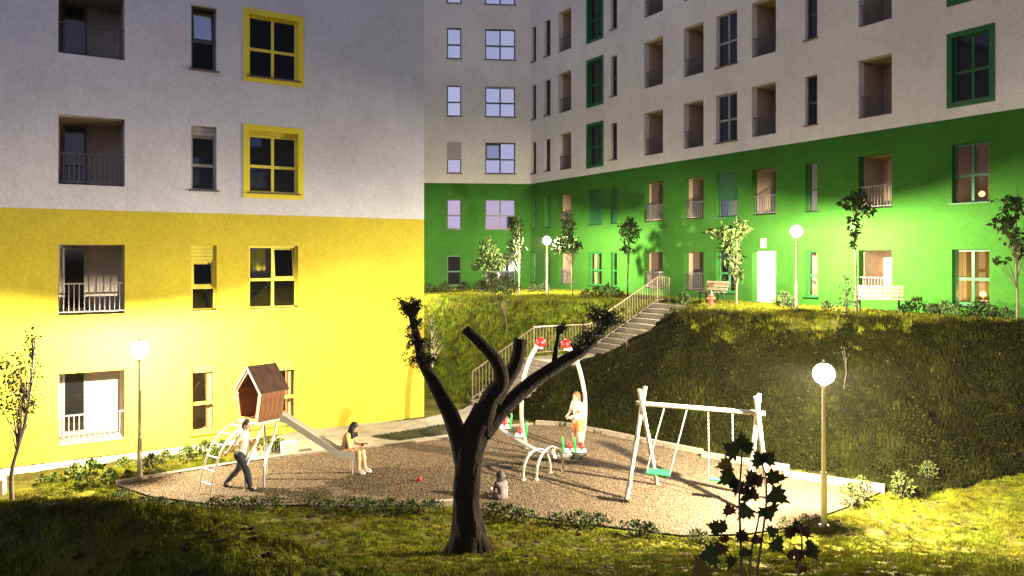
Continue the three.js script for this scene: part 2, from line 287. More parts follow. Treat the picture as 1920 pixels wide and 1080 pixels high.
// a window part (its own mesh is the frame) with panes, sill, shutter, surround as sub-parts
function win(F, s0, s1, y0, y1, o = {}) {
  const w = s1 - s0, h = y1 - y0, z = -(o.recess ?? 0.15), fw = o.fw ?? 0.055, cols = o.cols ?? 1, split = o.split ?? 0.46, fm = o.frame ?? M.frameGrey, geos = [];
  const shut = o.shutter ? h * o.shutter : 0, H = h - shut * (o.box ? 1 : 0);
  geos.push(span(-w / 2, w / 2, 0, fw, z - 0.07, z), span(-w / 2, w / 2, H - fw, H, z - 0.07, z), span(-w / 2, -w / 2 + fw, fw, H - fw, z - 0.07, z), span(w / 2 - fw, w / 2, fw, H - fw, z - 0.07, z));
  const ty = H * split; geos.push(span(-w / 2 + fw, w / 2 - fw, ty - fw * 0.7, ty + fw * 0.7, z - 0.065, z - 0.004));
  if (cols === 2) geos.push(span(-fw * 0.65, fw * 0.65, fw, ty - fw * 0.7, z - 0.065, z - 0.004), span(-fw * 0.65, fw * 0.65, ty + fw * 0.7, H - fw, z - 0.065, z - 0.004));
  const p = F.put(part('window', geos, fm, F.G), (s0 + s1) / 2, y0);
  const gm = o.glass ?? M.glass;
  for (let c = 0; c < cols; c++) for (let r = 0; r < 2; r++) {
    const a = cols === 1 ? -w / 2 + fw : c ? fw * 0.65 : -w / 2 + fw, b = cols === 1 ? w / 2 - fw : c ? w / 2 - fw : -fw * 0.65, y2 = r ? ty + fw * 0.7 : fw, y3 = r ? H - fw : ty - fw * 0.7;
    const tilted = (o.tilt ?? []).includes(c + r * 2);
    const g = tilted ? [box(b - a - 0.08, y3 - y2 - 0.08, 0.02, 0, (y3 - y2) / 2, 0)] : [box(b - a, y3 - y2, 0.016, 0, (y3 - y2) / 2, 0)];
    const q = part('pane', g, gm, p, [(a + b) / 2, y2, z - 0.04]);
    q.rotation.set(tilted ? -0.15 : rr(-1, 1) * (o.warp ?? 0.004), rr(-1, 1) * (o.warp ?? 0.004), 0);
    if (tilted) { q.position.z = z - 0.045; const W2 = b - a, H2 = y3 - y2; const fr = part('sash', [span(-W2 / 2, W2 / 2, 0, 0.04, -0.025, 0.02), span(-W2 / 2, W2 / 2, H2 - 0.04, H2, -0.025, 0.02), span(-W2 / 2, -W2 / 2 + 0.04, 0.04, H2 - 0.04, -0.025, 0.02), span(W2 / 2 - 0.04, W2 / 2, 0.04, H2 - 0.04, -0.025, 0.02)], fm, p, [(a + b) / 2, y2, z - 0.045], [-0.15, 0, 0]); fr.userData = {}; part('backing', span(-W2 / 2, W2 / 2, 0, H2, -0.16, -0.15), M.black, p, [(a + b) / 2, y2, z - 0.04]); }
  }
  if (o.sill !== false) part('sill', box(w + 0.12, 0.035, -z + 0.09, 0, -0.0175 + 0.002, z / 2 + 0.035), o.sillMat ?? M.sill, p);
  if (shut) {
    const n = Math.max(2, Math.round(shut / 0.11)), gs = [];
    for (let i = 0; i < n; i++) gs.push(span(-w / 2 + 0.004, w / 2 - 0.004, h - shut + i * shut / n + 0.006, h - shut + (i + 1) * shut / n, z + 0.012, z + 0.035 + 0.004 * (i % 2)));
    part('roller_shutter', gs, o.shutterMat ?? M.shutterGrey, p);
  }
  if (o.surround) { const b = 0.15, e = 0.004, f = 0.025; part('surround', [span(-w / 2 - b, w / 2 + b, h - e, h + b, z + 0.002, f), span(-w / 2 - b, w / 2 + b, -b, e, z + 0.002, f), span(-w / 2 - b, -w / 2 + e, e, h - e, z + 0.002, f), span(w / 2 - e, w / 2 + b, e, h - e, z + 0.002, f)], o.surround, p); }
  if (o.room) {
    const R = o.room, d = 1.9, rw = w / 2 + 0.25;
    part('room', [span(-rw, rw, -0.1, -0.02, z - d, z - 0.1), span(-rw, rw, h + 0.02, h + 0.1, z - d, z - 0.1), span(-rw - 0.05, -rw, -0.1, h + 0.1, z - d, z - 0.1), span(rw, rw + 0.05, -0.1, h + 0.1, z - d, z - 0.1), span(-rw, rw, -0.1, h + 0.1, z - d - 0.05, z - d)], M.roomWall, p);
    for (const [a, b] of R.curtains ?? []) { const c = new THREE.PlaneGeometry((b - a) * w, h - 0.05, 24, 1), P = c.attributes.position; for (let i = 0; i < P.count; i++) P.setZ(i, 0.03 * Math.sin(P.getX(i) * 45)); c.computeVertexNormals(); part('curtain', c.translate(((a + b) / 2 - 0.5) * w, h / 2, z - 0.22), R.curtainMat ?? M.curtain, p); }
    if (R.bulb) {
      const [bx, by, bz, cd] = R.bulb;
      part('lamp_shade', new THREE.SphereGeometry(0.09, 14, 10).translate(bx, by, z - bz), R.bulbMat, p);
      const l = new THREE.PointLight(lin(1, 0.62, 0.25), cd); l.position.set(bx, by, z - bz); l.castShadow = true; l.shadow.radius = 4; p.add(l);
      part('lamp_stand', [bar(V(bx, -0.02, z - bz), V(bx, by - 0.08, z - bz), 0.012), box(0.4, 0.03, 0.3, bx, Math.max(0.1, by - 0.25), z - bz)], M.timber, p);
    }
  }
  return p;
}
// recessed balcony: lining, glazed door and railing
function loggia(F, s0, s1, y0, y1, o = {}) {
  const w = s1 - s0, h = y1 - y0, d = o.depth ?? 1.25, e = 0.012, z0 = -WT + 0.001, z1 = -WT - d, t = 0.06;
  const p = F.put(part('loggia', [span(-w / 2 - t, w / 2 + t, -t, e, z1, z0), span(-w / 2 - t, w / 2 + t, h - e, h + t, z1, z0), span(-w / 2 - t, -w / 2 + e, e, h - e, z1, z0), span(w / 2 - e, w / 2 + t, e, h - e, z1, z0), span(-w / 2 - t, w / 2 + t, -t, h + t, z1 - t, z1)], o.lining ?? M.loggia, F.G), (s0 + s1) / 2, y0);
  const [da, db] = o.door ?? [0.03, 0.45], x0 = -w / 2 + e + da * (w - 2 * e), x1 = -w / 2 + e + db * (w - 2 * e), dm = o.doorMat ?? M.frameWhite, hh = h - 0.06;
  part('door_frame', [span(x0, x1, hh - 0.05, hh, z1, z1 + 0.06), span(x0, x0 + 0.05, e, hh - 0.05, z1, z1 + 0.06), span(x1 - 0.05, x1, e, hh - 0.05, z1, z1 + 0.06), span(x0 + 0.05, x1 - 0.05, e, e + 0.08, z1, z1 + 0.06)], dm, p);
  part('door_glass', span(x0 + 0.05, x1 - 0.05, e + 0.08, hh - 0.05, z1 + 0.01, z1 + 0.03), M.doorGlass, p);
  const g = [], rh = o.rail ?? 0.76, zr = -0.09;
  g.push(span(-w / 2, w / 2, rh - 0.03, rh, zr - 0.02, zr + 0.02), span(-w / 2, w / 2, 0.06, 0.085, zr - 0.015, zr + 0.015));
  const n = Math.round(w / 0.105); for (let i = 1; i < n; i++) g.push(span(-w / 2 + i * w / n - 0.009, -w / 2 + i * w / n + 0.009, 0.085, rh - 0.03, zr - 0.009, zr + 0.009));
  part('railing', g, o.railMat ?? M.rail, p);
  return p;
}
function shell(F, s0, s1, y0, y1, depth, mat) {   // the building's other sides
  F.put(part('wall', span(s0, s0 + WT, y0, y1, -depth, -WT - 0.002), mat, F.G), 0, 0);
  F.put(part('wall', span(s1 - WT, s1, y0, y1, -depth, -WT - 0.002), mat, F.G), 0, 0);
  F.put(part('wall', span(s0 + WT, s1 - WT, y0, y1, -depth - WT, -depth), mat, F.G), 0, 0);
  F.put(part('roof', span(s0 - 0.05, s1 + 0.05, y1, y1 + 0.3, -depth - WT - 0.05, 0.06), M.roof, F.G), 0, 0);
}
// --- yellow and white block
{
  const th = Math.atan2(0.5209, 0.8536), G = thing('apartment_building', 'yellow and white apartment block with square yellow window surrounds', 'building', [-11.62, 0, -16.96], th);
  const F = facade(G, -11.62, 16.96, th), holes = [];
  const heads = [2.04, 5.09, 8.16, 11.24], sills = [0.28, 3.41, 6.51, 9.6];
  for (let k = 0; k < 4; k++) { holes.push([1.13, 2.52, sills[k], heads[k]], [4.03, 4.64, sills[k], heads[k]], [5.45, 6.75, sills[k], heads[k]]); }
  wallPart(F, 'yellow_wall', M.yellow, -9, 10.52, 0, 5.92, holes);
  wallPart(F, 'white_wall', M.white, -9, 10.52, 5.92, 15.4, holes);
  F.put(part('plinth', span(-9, 10.48, -0.6, -0.001, -WT, -0.03), M.plinth, G), 0, 0);
  shell(F, -9, 10.52, -0.6, 15.4, 13, M.white);
  for (let k = 0; k < 4; k++) {
    const yel = k < 2;
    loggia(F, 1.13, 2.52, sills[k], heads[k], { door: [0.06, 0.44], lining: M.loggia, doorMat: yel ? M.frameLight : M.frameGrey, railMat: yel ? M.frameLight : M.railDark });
    const sm = yel ? M.frameYellow : M.sill;
    win(F, 4.03, 4.64, sills[k], heads[k], { frame: yel ? M.frameYellow : k === 2 ? M.frameLight : M.frameGrey, sillMat: sm, shutter: [0.1, 0.23, 0.15, 0][k], box: true, shutterMat: yel ? M.shutterYellow : M.shutterGrey, tilt: k === 3 || k === 1 ? [2] : [], room: k === 0 ? { curtains: [[0.66, 0.98]] } : null, glass: k === 0 ? M.clear : M.glass });
    win(F, 5.45, 6.75, sills[k], heads[k], { cols: 2, frame: M.frameYellow, sillMat: yel ? M.frameYellow : M.sill, surround: yel ? null : M.yellowPaint, shutter: [0.16, 0, 0.06, 0][k], box: true, shutterMat: M.shutterYellow, tilt: k === 1 ? [3] : [], room: k === 0 ? { curtains: [[0.8, 0.97]] } : null, glass: k === 0 ? M.clear : M.glass });
  }
}
// --- block opposite, to the right behind the camera: the windows of the yellow block mirror it
{
  const th = -2.35, G = thing('apartment_building', 'apartment block across the courtyard, mirrored dark in the yellow block windows', 'building', [21, 2.9, 4], th), F = facade(G, 21, -4, th), holes = [];
  for (let k = 0; k < 5; k++) for (let c = 0; c < 5; c++) holes.push([-11 + c * 4.6, -9.6 + c * 4.6, 3.8 + k * 3.1, 5.5 + k * 3.1]);
  wallPart(F, 'wall', M.umber, -13, 12, 0, 23, holes); shell(F, -13, 12, 0, 23, 12, M.umber);
  for (const h of holes) win(F, ...h, { cols: 2 });
}
// --- green and white block: the long face and the face turned to the camera
{
  const th = -Math.atan2(0.8539, 0.5205), base = TOP - 0.1;
  const G = thing('apartment_building', 'long green and white apartment block on the upper terrace behind the stairs', 'building', [1.06, base, -42.5], th);
  const F = facade(G, 1.06, 42.5, th), E2 = facade(G, -5.0, 41.9, Math.atan2(0.0985, 0.9951));
  const heads = [5.02, 8.16, 11.38, 14.62, 17.9], sills = [3.38, 6.4, 9.43, 12.5, 15.75], H = [], cols = { c1: [0.1, 0.56], c2: [1.42, 1.99], c3: [2.75, 3.92], c4: [5.4, 6.48], c5: [7.19, 7.67], c6: [9.62, 10.86], c7: [12.15, 13.3], c8: [14.0, 15.1], c9: [15.84, 16.97], c10: [18.26, 18.75], c11: [20.35, 21.52], c12: [23.42, 24.48] };
  const low = (c) => (c === 'c1' || c === 'c2' || c === 'c5' || c === 'c10');
  const rect = (c, k) => [...cols[c], (c === 'c9' && k === 0 ? TOP + 0.01 : sills[k]) + (low(c) && k > 1 ? 0.08 : 0), heads[k] - (low(c) && k > 1 ? 0.1 : 0)];
  for (const c in cols) for (let k = 0; k < 5; k++) H.push(rect(c, k));
  wallPart(F, 'green_wall', M.green, 0, 36, base, 8.95, H);
  wallPart(F, 'white_wall', M.cream, 0, 36, 8.95, 22, H);
  const FH = [], fc = { a: [1.35, 2.15], b: [3.51, 5.21] }, fh = [4.87, 8.04, 11.27, 14.45, 17.7, 20.9], fs = [3.2, 6.36, 9.51, 12.73, 15.97, 19.1];
  for (const c in fc) for (let k = 0; k < 6; k++) FH.push([...fc[c], fs[k], fh[k]]);
  wallPart(E2, 'green_wall', M.green, -9, 6.1, base, 8.95, FH);
  wallPart(E2, 'white_wall', M.cream, -9, 6.1, 8.95, 22, FH);
  shell(F, 0.35, 36, base, 22, 14, M.cream);
  shell(E2, -9, 5.75, base, 21.98, 14, M.cream);
  const bulbMat = new THREE.MeshStandardMaterial({ color: lin(0.9, 0.6, 0.3), emissive: lin(1, 0.62, 0.25), emissiveIntensity: 2.2, roughness: 0.6 });
  for (const c in cols) for (let k = 0; k < 5; k++) {
    const r = rect(c, k), g = k < 2;
    if (c === 'c9' && k === 0) continue;
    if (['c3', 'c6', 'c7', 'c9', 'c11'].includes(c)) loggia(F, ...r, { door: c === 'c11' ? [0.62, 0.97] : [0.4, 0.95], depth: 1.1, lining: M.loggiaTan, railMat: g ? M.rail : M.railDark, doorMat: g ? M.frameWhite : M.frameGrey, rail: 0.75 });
    else {
      const two = c === 'c4' || c === 'c8' || c === 'c12', o = { cols: two ? 2 : 1, fw: two ? 0.06 : 0.05, frame: g ? (k ? M.greenPaint : M.greenFrame) : (c === 'c4' || c === 'c12') ? M.greenPaint : M.frameGrey, sillMat: g ? M.greenPaint : M.sill };
      if (!g && (c === 'c4' || c === 'c12')) { o.surround = M.greenPaint; o.sill = false; }
      if (!g) o.glass = M.doorGlass;
      if (!g && c === 'c8') o.frame = M.frameLight;
      if (k === 1 && (c === 'c4' || c === 'c5')) { o.shutter = 0.97; o.shutterMat = M.shutterGreen; }
      if (k === 1 && c === 'c8') { o.shutter = 0.62; o.shutterMat = M.shutterGreen; }
      if (k === 0 && (c === 'c4' || c === 'c5' || c === 'c10')) { o.glass = M.clear; o.room = { curtains: c === 'c4' ? [[0.05, 0.3], [0.55, 0.9]] : [[0.4, 0.95]] }; }
      if (k === 0 && c === 'c12') { o.glass = M.clear; o.room = { curtains: [[0.02, 0.2], [0.86, 0.98]], bulb: [0.0, 0.3, 0.55, 2.2], bulbMat }; }
      if (k === 1 && c === 'c12') { o.glass = M.clear; o.room = { curtains: [[0.8, 0.98]], bulb: [-0.1, 0.3, 0.7, 0.25], bulbMat }; }
      win(F, ...r, o);
    }
  }
  for (const c in fc) for (let k = 0; k < 6; k++) {
    const o = { cols: c === 'b' ? 2 : 1, frame: M.frameGrey, fw: 0.06, recess: 0.1, warp: 0.02 };
    if (c === 'a' && k === 2) o.shutter = 0.55;
    if (c === 'b' && k === 2) o.tilt = [2];
    if (c === 'b' && k === 3) o.shutter = 0.06;
    if (k === 0) { o.glass = M.doorGlass; o.frame = M.greenPaint; }
    win(E2, ...fc[c], fs[k], fh[k], o);
  }
  // lit entrance
  const [a, b, y0, y1] = rect('c9', 0), w = b - a, h = y1 - y0, d = 1.3;
  const p = F.put(part('entrance', [span(-w / 2 - 0.06, w / 2 + 0.06, -0.08, 0.004, -WT - d, -WT), span(-w / 2 - 0.06, w / 2 + 0.06, h - 0.01, h + 0.1, -WT - d, -WT), span(-w / 2 - 0.06, -w / 2 + 0.01, 0.004, h - 0.01, -WT - d, -WT), span(w / 2 - 0.01, w / 2 + 0.06, 0.004, h - 0.01, -WT - d, -WT), span(-w / 2, w / 2, 0.004, h - 0.01, -WT - d - 0.06, -WT - d)], M.frameWhite, G), (a + b) / 2, y0);
  part('door', span(-w / 2 + 0.08, w / 2 - 0.08, 0.01, h - 0.12, -WT - d, -WT - d + 0.04), M.whitePlastic, p);
  part('door_handle', span(w / 2 - 0.2, w / 2 - 0.17, 0.8, 1.1, -WT - d + 0.045, -WT - d + 0.08), M.steel, p);
  part('ceiling_light', box(0.5, 0.03, 0.5, 0, h - 0.04, -WT - 0.6), new THREE.MeshStandardMaterial({ color: lin(0.8, 0.8, 0.75), emissive: lin(1, 0.93, 0.75), emissiveIntensity: 3, roughness: 0.7 }), p);
  const el = new THREE.PointLight(lin(1, 0.92, 0.7), 9); el.position.set(0, h - 0.14, -WT - 0.6); el.castShadow = true; el.shadow.radius = 6; p.add(el);
  const wl = F.put(part('wall_sign', [rbox(0.12, 0.38, 0.04, -0.08, 0, 0.02), rbox(0.12, 0.38, 0.04, 0.08, 0, 0.02)], M.frameLight, G), (a + b) / 2, y1 + 0.3);
  wl.userData.label = 'pair of small upright plates above the entrance';
}

// ------------------------------------------------------------------ stairs, railing, kerbs
const stTurn = Math.atan2(ST.ud, ST.ux);
{
  const G = thing('staircase', 'concrete staircase in two flights climbing the grassy bank', 'stairs', [ST.x, 0, -ST.d], stTurn);
  for (let i = 0; i < 8; i++) part('step', rbox(0.325, 0.3, ST.w, i * 0.3 + 0.145, (i + 1) * 0.175 - 0.15, ST.w / 2, 0.012), M.concrete, G);
  part('landing', rbox(2.4, 0.3, ST.w, 3.6, 1.4 - 0.152, ST.w / 2, 0.012), M.concrete, G);
  for (let i = 0; i < 10; i++) part('step', rbox(0.345, 0.3, ST.w, 4.8 + i * 0.32 + 0.15, 1.4 + (i + 1) * 0.165 - 0.15, ST.w / 2, 0.012), M.concrete, G);
  const R = thing('stair_railing', 'beige metal railing with upright bars along the concrete staircase', 'railing', [ST.x, 0, -ST.d], stTurn), z = 0.06, h = 0.98;
  const pts = [[0.05, 0.1], [2.42, 1.42], [4.8, 1.42], [8.0, TOP], [8.6, TOP]];
  for (let i = 0; i < pts.length - 1; i++) {
    const [a, ya] = pts[i], [b, yb] = pts[i + 1];
    part('handrail', bar(V(a, ya + h, z), V(b, yb + h, z), 0.024), M.stairRail, R);
    part('bottom_rail', bar(V(a, ya + 0.12, z), V(b, yb + 0.12, z), 0.016), M.stairRail, R);
    part('post', bar(V(a, ya - 0.1, z), V(a, ya + h, z), 0.024), M.stairRail, R);
    const n = Math.round((b - a) / 0.125), g = []; for (let k = 1; k < n; k++) { const t = k / n; g.push(bar(V(mix(a, b, t), mix(ya, yb, t) + 0.12, z), V(mix(a, b, t), mix(ya, yb, t) + h, z), 0.0105, 0.0105, 6)); }
    part('balusters', g, M.stairRail, R);
  }
  part('post', bar(V(8.6, TOP - 0.1, z), V(8.6, TOP + h, z), 0.024), M.stairRail, R);
  for (const [px, py, wh] of [[1096, 671, 'leftmost'], [1110, 667, 'second from left'], [1122, 668, 'third from left'], [1137, 665, 'rightmost']]) { const s = at(px, py, 25.1); const g = new THREE.IcosahedronGeometry(0.11, 1); const P = g.attributes.position; for (let i = 0; i < P.count; i++) { const k = 1 + 0.25 * n3(P.getX(i) * 9 + px, P.getY(i) * 9, P.getZ(i) * 9); P.setXYZ(i, P.getX(i) * k * 1.4, P.getY(i) * k * 0.8, P.getZ(i) * k); } g.computeVertexNormals(); tag(part('stone', g, M.stone, scene, [s.x, land(s.x, -s.z) + 0.07, s.z]), `pale stone on the bank below the stair landing, ${wh} of four`, 'stone', 'stones below the landing'); }
}
function kerb(label, P, h = 0.1, len = 1.0, w = 0.13) {
  const [ox, od] = P[0], G = thing('kerb', label, 'kerb', [ox, 0, -od]);
  for (let i = 0; i < P.length - 1; i++) {
    const [x1, d1] = P[i], [x2, d2] = P[i + 1], L = Math.hypot(x2 - x1, d2 - d1), n = Math.max(1, Math.round(L / len)), th = Math.atan2(d2 - d1, x2 - x1);
    for (let k = 0; k < n; k++) { const t = (k + 0.5) / n; part('kerb_stone', rbox(L / n - 0.012, 0.3, w, 0, 0, 0, 0.015), M.kerb, G, [mix(x1, x2, t) - ox, h - 0.15 + rr(-0.006, 0.006), -(mix(d1, d2, t) - od)], [0, th + rr(-0.008, 0.008), 0]); }
  }
}
kerb('pale kerb behind the gravel from the stairs to the swing', S([[1004, 796], [1060, 799], [1318, 852]]), 0.12);
kerb('short pale kerb behind the right leg of the swing', S([[1316, 857], [1480, 884]]), 0.14);
kerb('bright pale kerb beside the lamp at the right corner of the gravel', S([[1470, 894], [1660, 922]]), 0.14);
kerb('pale kerb between the gravel and the bed by the yellow wall', S([[215, 907], [400, 877], [548, 854]]), 0.06);
kerb('pale kerb between the gravel and the concrete path', S([[548, 854], [700, 838], [850, 821], [935, 802], [1000, 796]]), 0.05);
kerb('small kerb end showing behind the tree trunk', S([[815, 946], [852, 944]]), 0.08, 0.4);
kerb('low white kerb along the shrubs of the far green wall', [[-4.6, 38.6], [-0.9, 39.2]].map((p) => p), 3.12);

// ------------------------------------------------------------------ lamps
const globeMat = new THREE.MeshStandardMaterial({ color: lin(0.9, 0.88, 0.8), emissive: LAMP_TINT.clone().lerp(lin(1, 1, 1), 0.35), emissiveIntensity: 7, roughness: 0.4 });
const lampLabels = ['tall globe lamp in front of the yellow wall, left of the slide', 'globe lamp at the right corner of the gravel, nearest the camera', 'globe lamp on the lawn between the entrance and the bench', 'farthest globe lamp, near the inner corner of the green block', 'globe lamp behind the yellow block'];
LAMPS.forEach(([x, d, y, cd], i) => {
  const G = thing('street_lamp', lampLabels[i], 'lamp', [x, i === 4 ? land(x, d) : y, -d], 0, 'globe lamps of the courtyard'), gh = [2.9, 2.72, 2.6, 2.5, 2.7][i];
  part('base_plate', new THREE.CylinderGeometry(0.09, 0.1, 0.05, 16).translate(0, 0.02, 0), M.lampPole, G);
  part('pole_sleeve', new THREE.CylinderGeometry(0.052, 0.056, 0.95, 14).translate(0, 0.5, 0), M.lampPole, G);
  part('pole', new THREE.CylinderGeometry(0.036, 0.04, gh - 1.1, 14).translate(0, 0.95 + (gh - 1.1) / 2, 0), M.lampPole, G);
  part('collar', new THREE.LatheGeometry([[0.04, 0], [0.05, 0.02], [0.055, 0.06], [0.05, 0.085], [0.0, 0.085]].map((p) => new THREE.Vector2(...p)), 16).translate(0, gh - 0.26, 0), M.lampPole, G);
  part('reflector', new THREE.LatheGeometry([[0.0, 0.07], [0.09, 0.062], [0.15, 0.046], [0.172, 0.034]].map((p) => new THREE.Vector2(...p)), 20).translate(0, gh, 0), M.whitePlastic, G);
  part('globe', new THREE.SphereGeometry(0.19, 24, 18).translate(0, gh, 0), globeMat, G);
  part('finial', [new THREE.CylinderGeometry(0.02, 0.05, 0.04, 12).translate(0, gh + 0.2, 0), new THREE.SphereGeometry(0.022, 10, 8).translate(0, gh + 0.235, 0)], M.lampPole, G);
  const l = new THREE.PointLight(LAMP_TINT, cd); l.position.set(0, gh, 0); l.castShadow = true; l.shadow.radius = 1.5; l.shadow.camera.far = 60; G.add(l);
});

// ------------------------------------------------------------------ slide with playhouse
{
  const cx = -5.37, cd = 16.0, th = Math.atan2(0.8, 0.6);   // local x runs from the ladder to the back of the house
  const G = thing('playhouse_slide', 'wooden playhouse on bent steel legs with arched ladder and slide', 'slide', [cx, 0, -cd], th);
  const toL = (p) => { G.updateMatrixWorld(true); return G.worldToLocal(p.clone()); };
  const y0 = 1.34, hb = 0.32, he = 0.45, ye = y0 + 0.62, yp = y0 + 1.12, d2 = 0.29;   // half widths at floor and eaves; eave and peak heights
  const penta = (k) => [[-hb * k, y0], [hb * k, y0], [he * k, ye], [0, y0 + (yp - y0) * (k === 1 ? 1 : 0.96)], [-he * k, ye]];
  const ring = new THREE.Shape(penta(1).map((p) => new THREE.Vector2(...p)));
  ring.holes.push(new THREE.Path([[-0.25, y0 + 0.06], [-0.375, ye - 0.01], [0, yp - 0.09], [0.375, ye - 0.01], [0.25, y0 + 0.06]].map((p) => new THREE.Vector2(...p))));
  const turn = (g) => g.rotateY(-Math.PI / 2);   // shape x -> local z, extrude -> local -x
  part('front_panel', turn(new THREE.ExtrudeGeometry(ring, { depth: 0.035, bevelEnabled: false })).translate(-d2, 0, 0), M.woodIn, G);
  part('front_trim', [[penta(1)[2], penta(1)[3]], [penta(1)[3], penta(1)[4]], [penta(1)[1], penta(1)[2]]].map(([a, b]) => bar(V(-d2 - 0.04, a[1], a[0]), V(-d2 - 0.04, b[1], b[0]), 0.02, 0.02, 6)), M.woodEdge, G);
  part('back_panel', turn(new THREE.ExtrudeGeometry(new THREE.Shape(penta(0.99).map((p) => new THREE.Vector2(...p))), { depth: 0.03, bevelEnabled: false })).translate(d2, 0, 0), M.woodIn, G);
  part('floor', rbox(2 * d2 + 0.1, 0.05, 2 * hb + 0.04, 0, y0 - 0.026, 0), M.woodEdge, G);
  for (const s of [-1, 1]) {
    const n = 5, L = Math.hypot(he - hb, ye - y0), sw = new THREE.Group(), a = Math.atan2(he - hb, ye - y0);
    const base = part('side_wall', box(2 * d2, 0.03, 0.03, 0, 0, 0), M.woodDark, G, [0, y0 + 0.02, s * hb]);
    for (let k = 0; k < n; k++) part('plank', box(2 * d2 / n - 0.006, L, 0.026, 0, L / 2, 0).rotateX(s * a), M.wood, base, [-d2 + (k + 0.5) * 2 * d2 / n, 0, 0]);
    const RL = Math.hypot(he, yp - ye) + 0.03, ra = Math.atan2(he, yp - ye);
    part('roof_panel', box(2 * d2 + 0.12, RL, 0.03, 0, RL / 2, 0).rotateX(-s * ra).translate(0.02, ye, s * (he + 0.01)), M.woodDark, G);
  }
  part('grab_handle', tube([V(-d2 - 0.03, y0 + 0.18, -0.27), V(-d2 - 0.12, y0 + 0.24, -0.27), V(-d2 - 0.12, y0 + 0.48, -0.31), V(-d2 - 0.03, y0 + 0.55, -0.33)], 0.014, 16), M.steel, G);
  // arched ladder
  const rail = (z) => new THREE.CatmullRomCurve3([V(-d2 - 0.02, y0 - 0.03, z), V(-d2 - 0.35, y0 - 0.08, z), V(-d2 - 0.72, y0 - 0.38, z), V(-d2 - 0.92, y0 - 0.85, z), V(-d2 - 1.02, -0.05, z)]);
  for (const z of [-0.2, 0.2]) part('ladder_rail', new THREE.TubeGeometry(rail(z), 28, 0.022, 8), M.steel, G);
  for (const t of [0.14, 0.28, 0.42, 0.56, 0.7, 0.84]) { const p = rail(0).getPointAt(t); part('rung', bar(V(p.x, p.y, -0.2), V(p.x, p.y, 0.2), 0.016), M.steel, G); }
  // bent legs
  for (const [tx, tz, bx, bz] of [[-0.12, 0.26, -0.62, 0.34], [0.22, 0.26, -0.28, 0.5], [0.24, -0.26, 0.34, -0.3], [-0.1, -0.26, -0.14, -0.34]]) part('leg', limbGeo([V(tx, y0 - 0.04, tz), V(mix(tx, bx, 0.35), y0 * 0.72, mix(tz, bz, 0.4)), V(mix(tx, bx, 0.92), y0 * 0.36, mix(tz, bz, 0.9)), V(bx, -0.05, bz)], [0.028, 0.028], 20, 8), M.steel, G);
  // chute: from the back of the house to the sitting girl
  const A = toL(V(-5.06, y0 - 0.05, -16.2)), B = toL(V(-3.5, 0.37, -16.62)), dir = B.clone().sub(A).setY(0).normalize(), side = V(-dir.z, 0, dir.x), N = 22, bed = [], pos = [], idx = [];
  const prf = [[-0.25, 0.14], [-0.235, 0.14], [-0.22, 0.0], [0.22, 0.0], [0.235, 0.14], [0.25, 0.14], [0.235, -0.02], [-0.235, -0.02]];
  for (let i = 0; i <= N; i++) { const t = i / N, h = mix(A.y, B.y, t < 0.08 ? t * 0.5 : t > 0.78 ? 1 - Math.pow(1 - t, 2) * 0.0 * 1 - (1 - t) * 0.06 / 0.22 : mix(0.04, 0.94, (t - 0.08) / 0.7)); const c = V(mix(A.x, B.x, t), h, mix(A.z, B.z, t)); for (const [u, v] of prf) { const q = c.clone().addScaledVector(side, u); pos.push(q.x, q.y + v, q.z); } }
  for (let i = 0; i < N; i++) for (let j = 0; j < 8; j++) { const a = i * 8 + j, b = i * 8 + (j + 1) % 8; idx.push(a, b, a + 8, b, b + 8, a + 8); }
  for (const s of [0, N * 8]) for (let j = 1; j < 7; j++) idx.push(s, s + j, s + j + 1);
  const ch = new THREE.BufferGeometry(); ch.setAttribute('position', new THREE.Float32BufferAttribute(pos, 3)); ch.setIndex(idx); const chute = ch.toNonIndexed(); chute.computeVertexNormals();
  part('slide_chute', chute, M.steel, G);
  for (const s of [-1, 1]) { const q = B.clone().addScaledVector(dir, -0.06).addScaledVector(side, s * 0.2); part('slide_foot', bar(V(q.x, -0.05, q.z), V(q.x, q.y, q.z), 0.02), M.steel, G); }
}
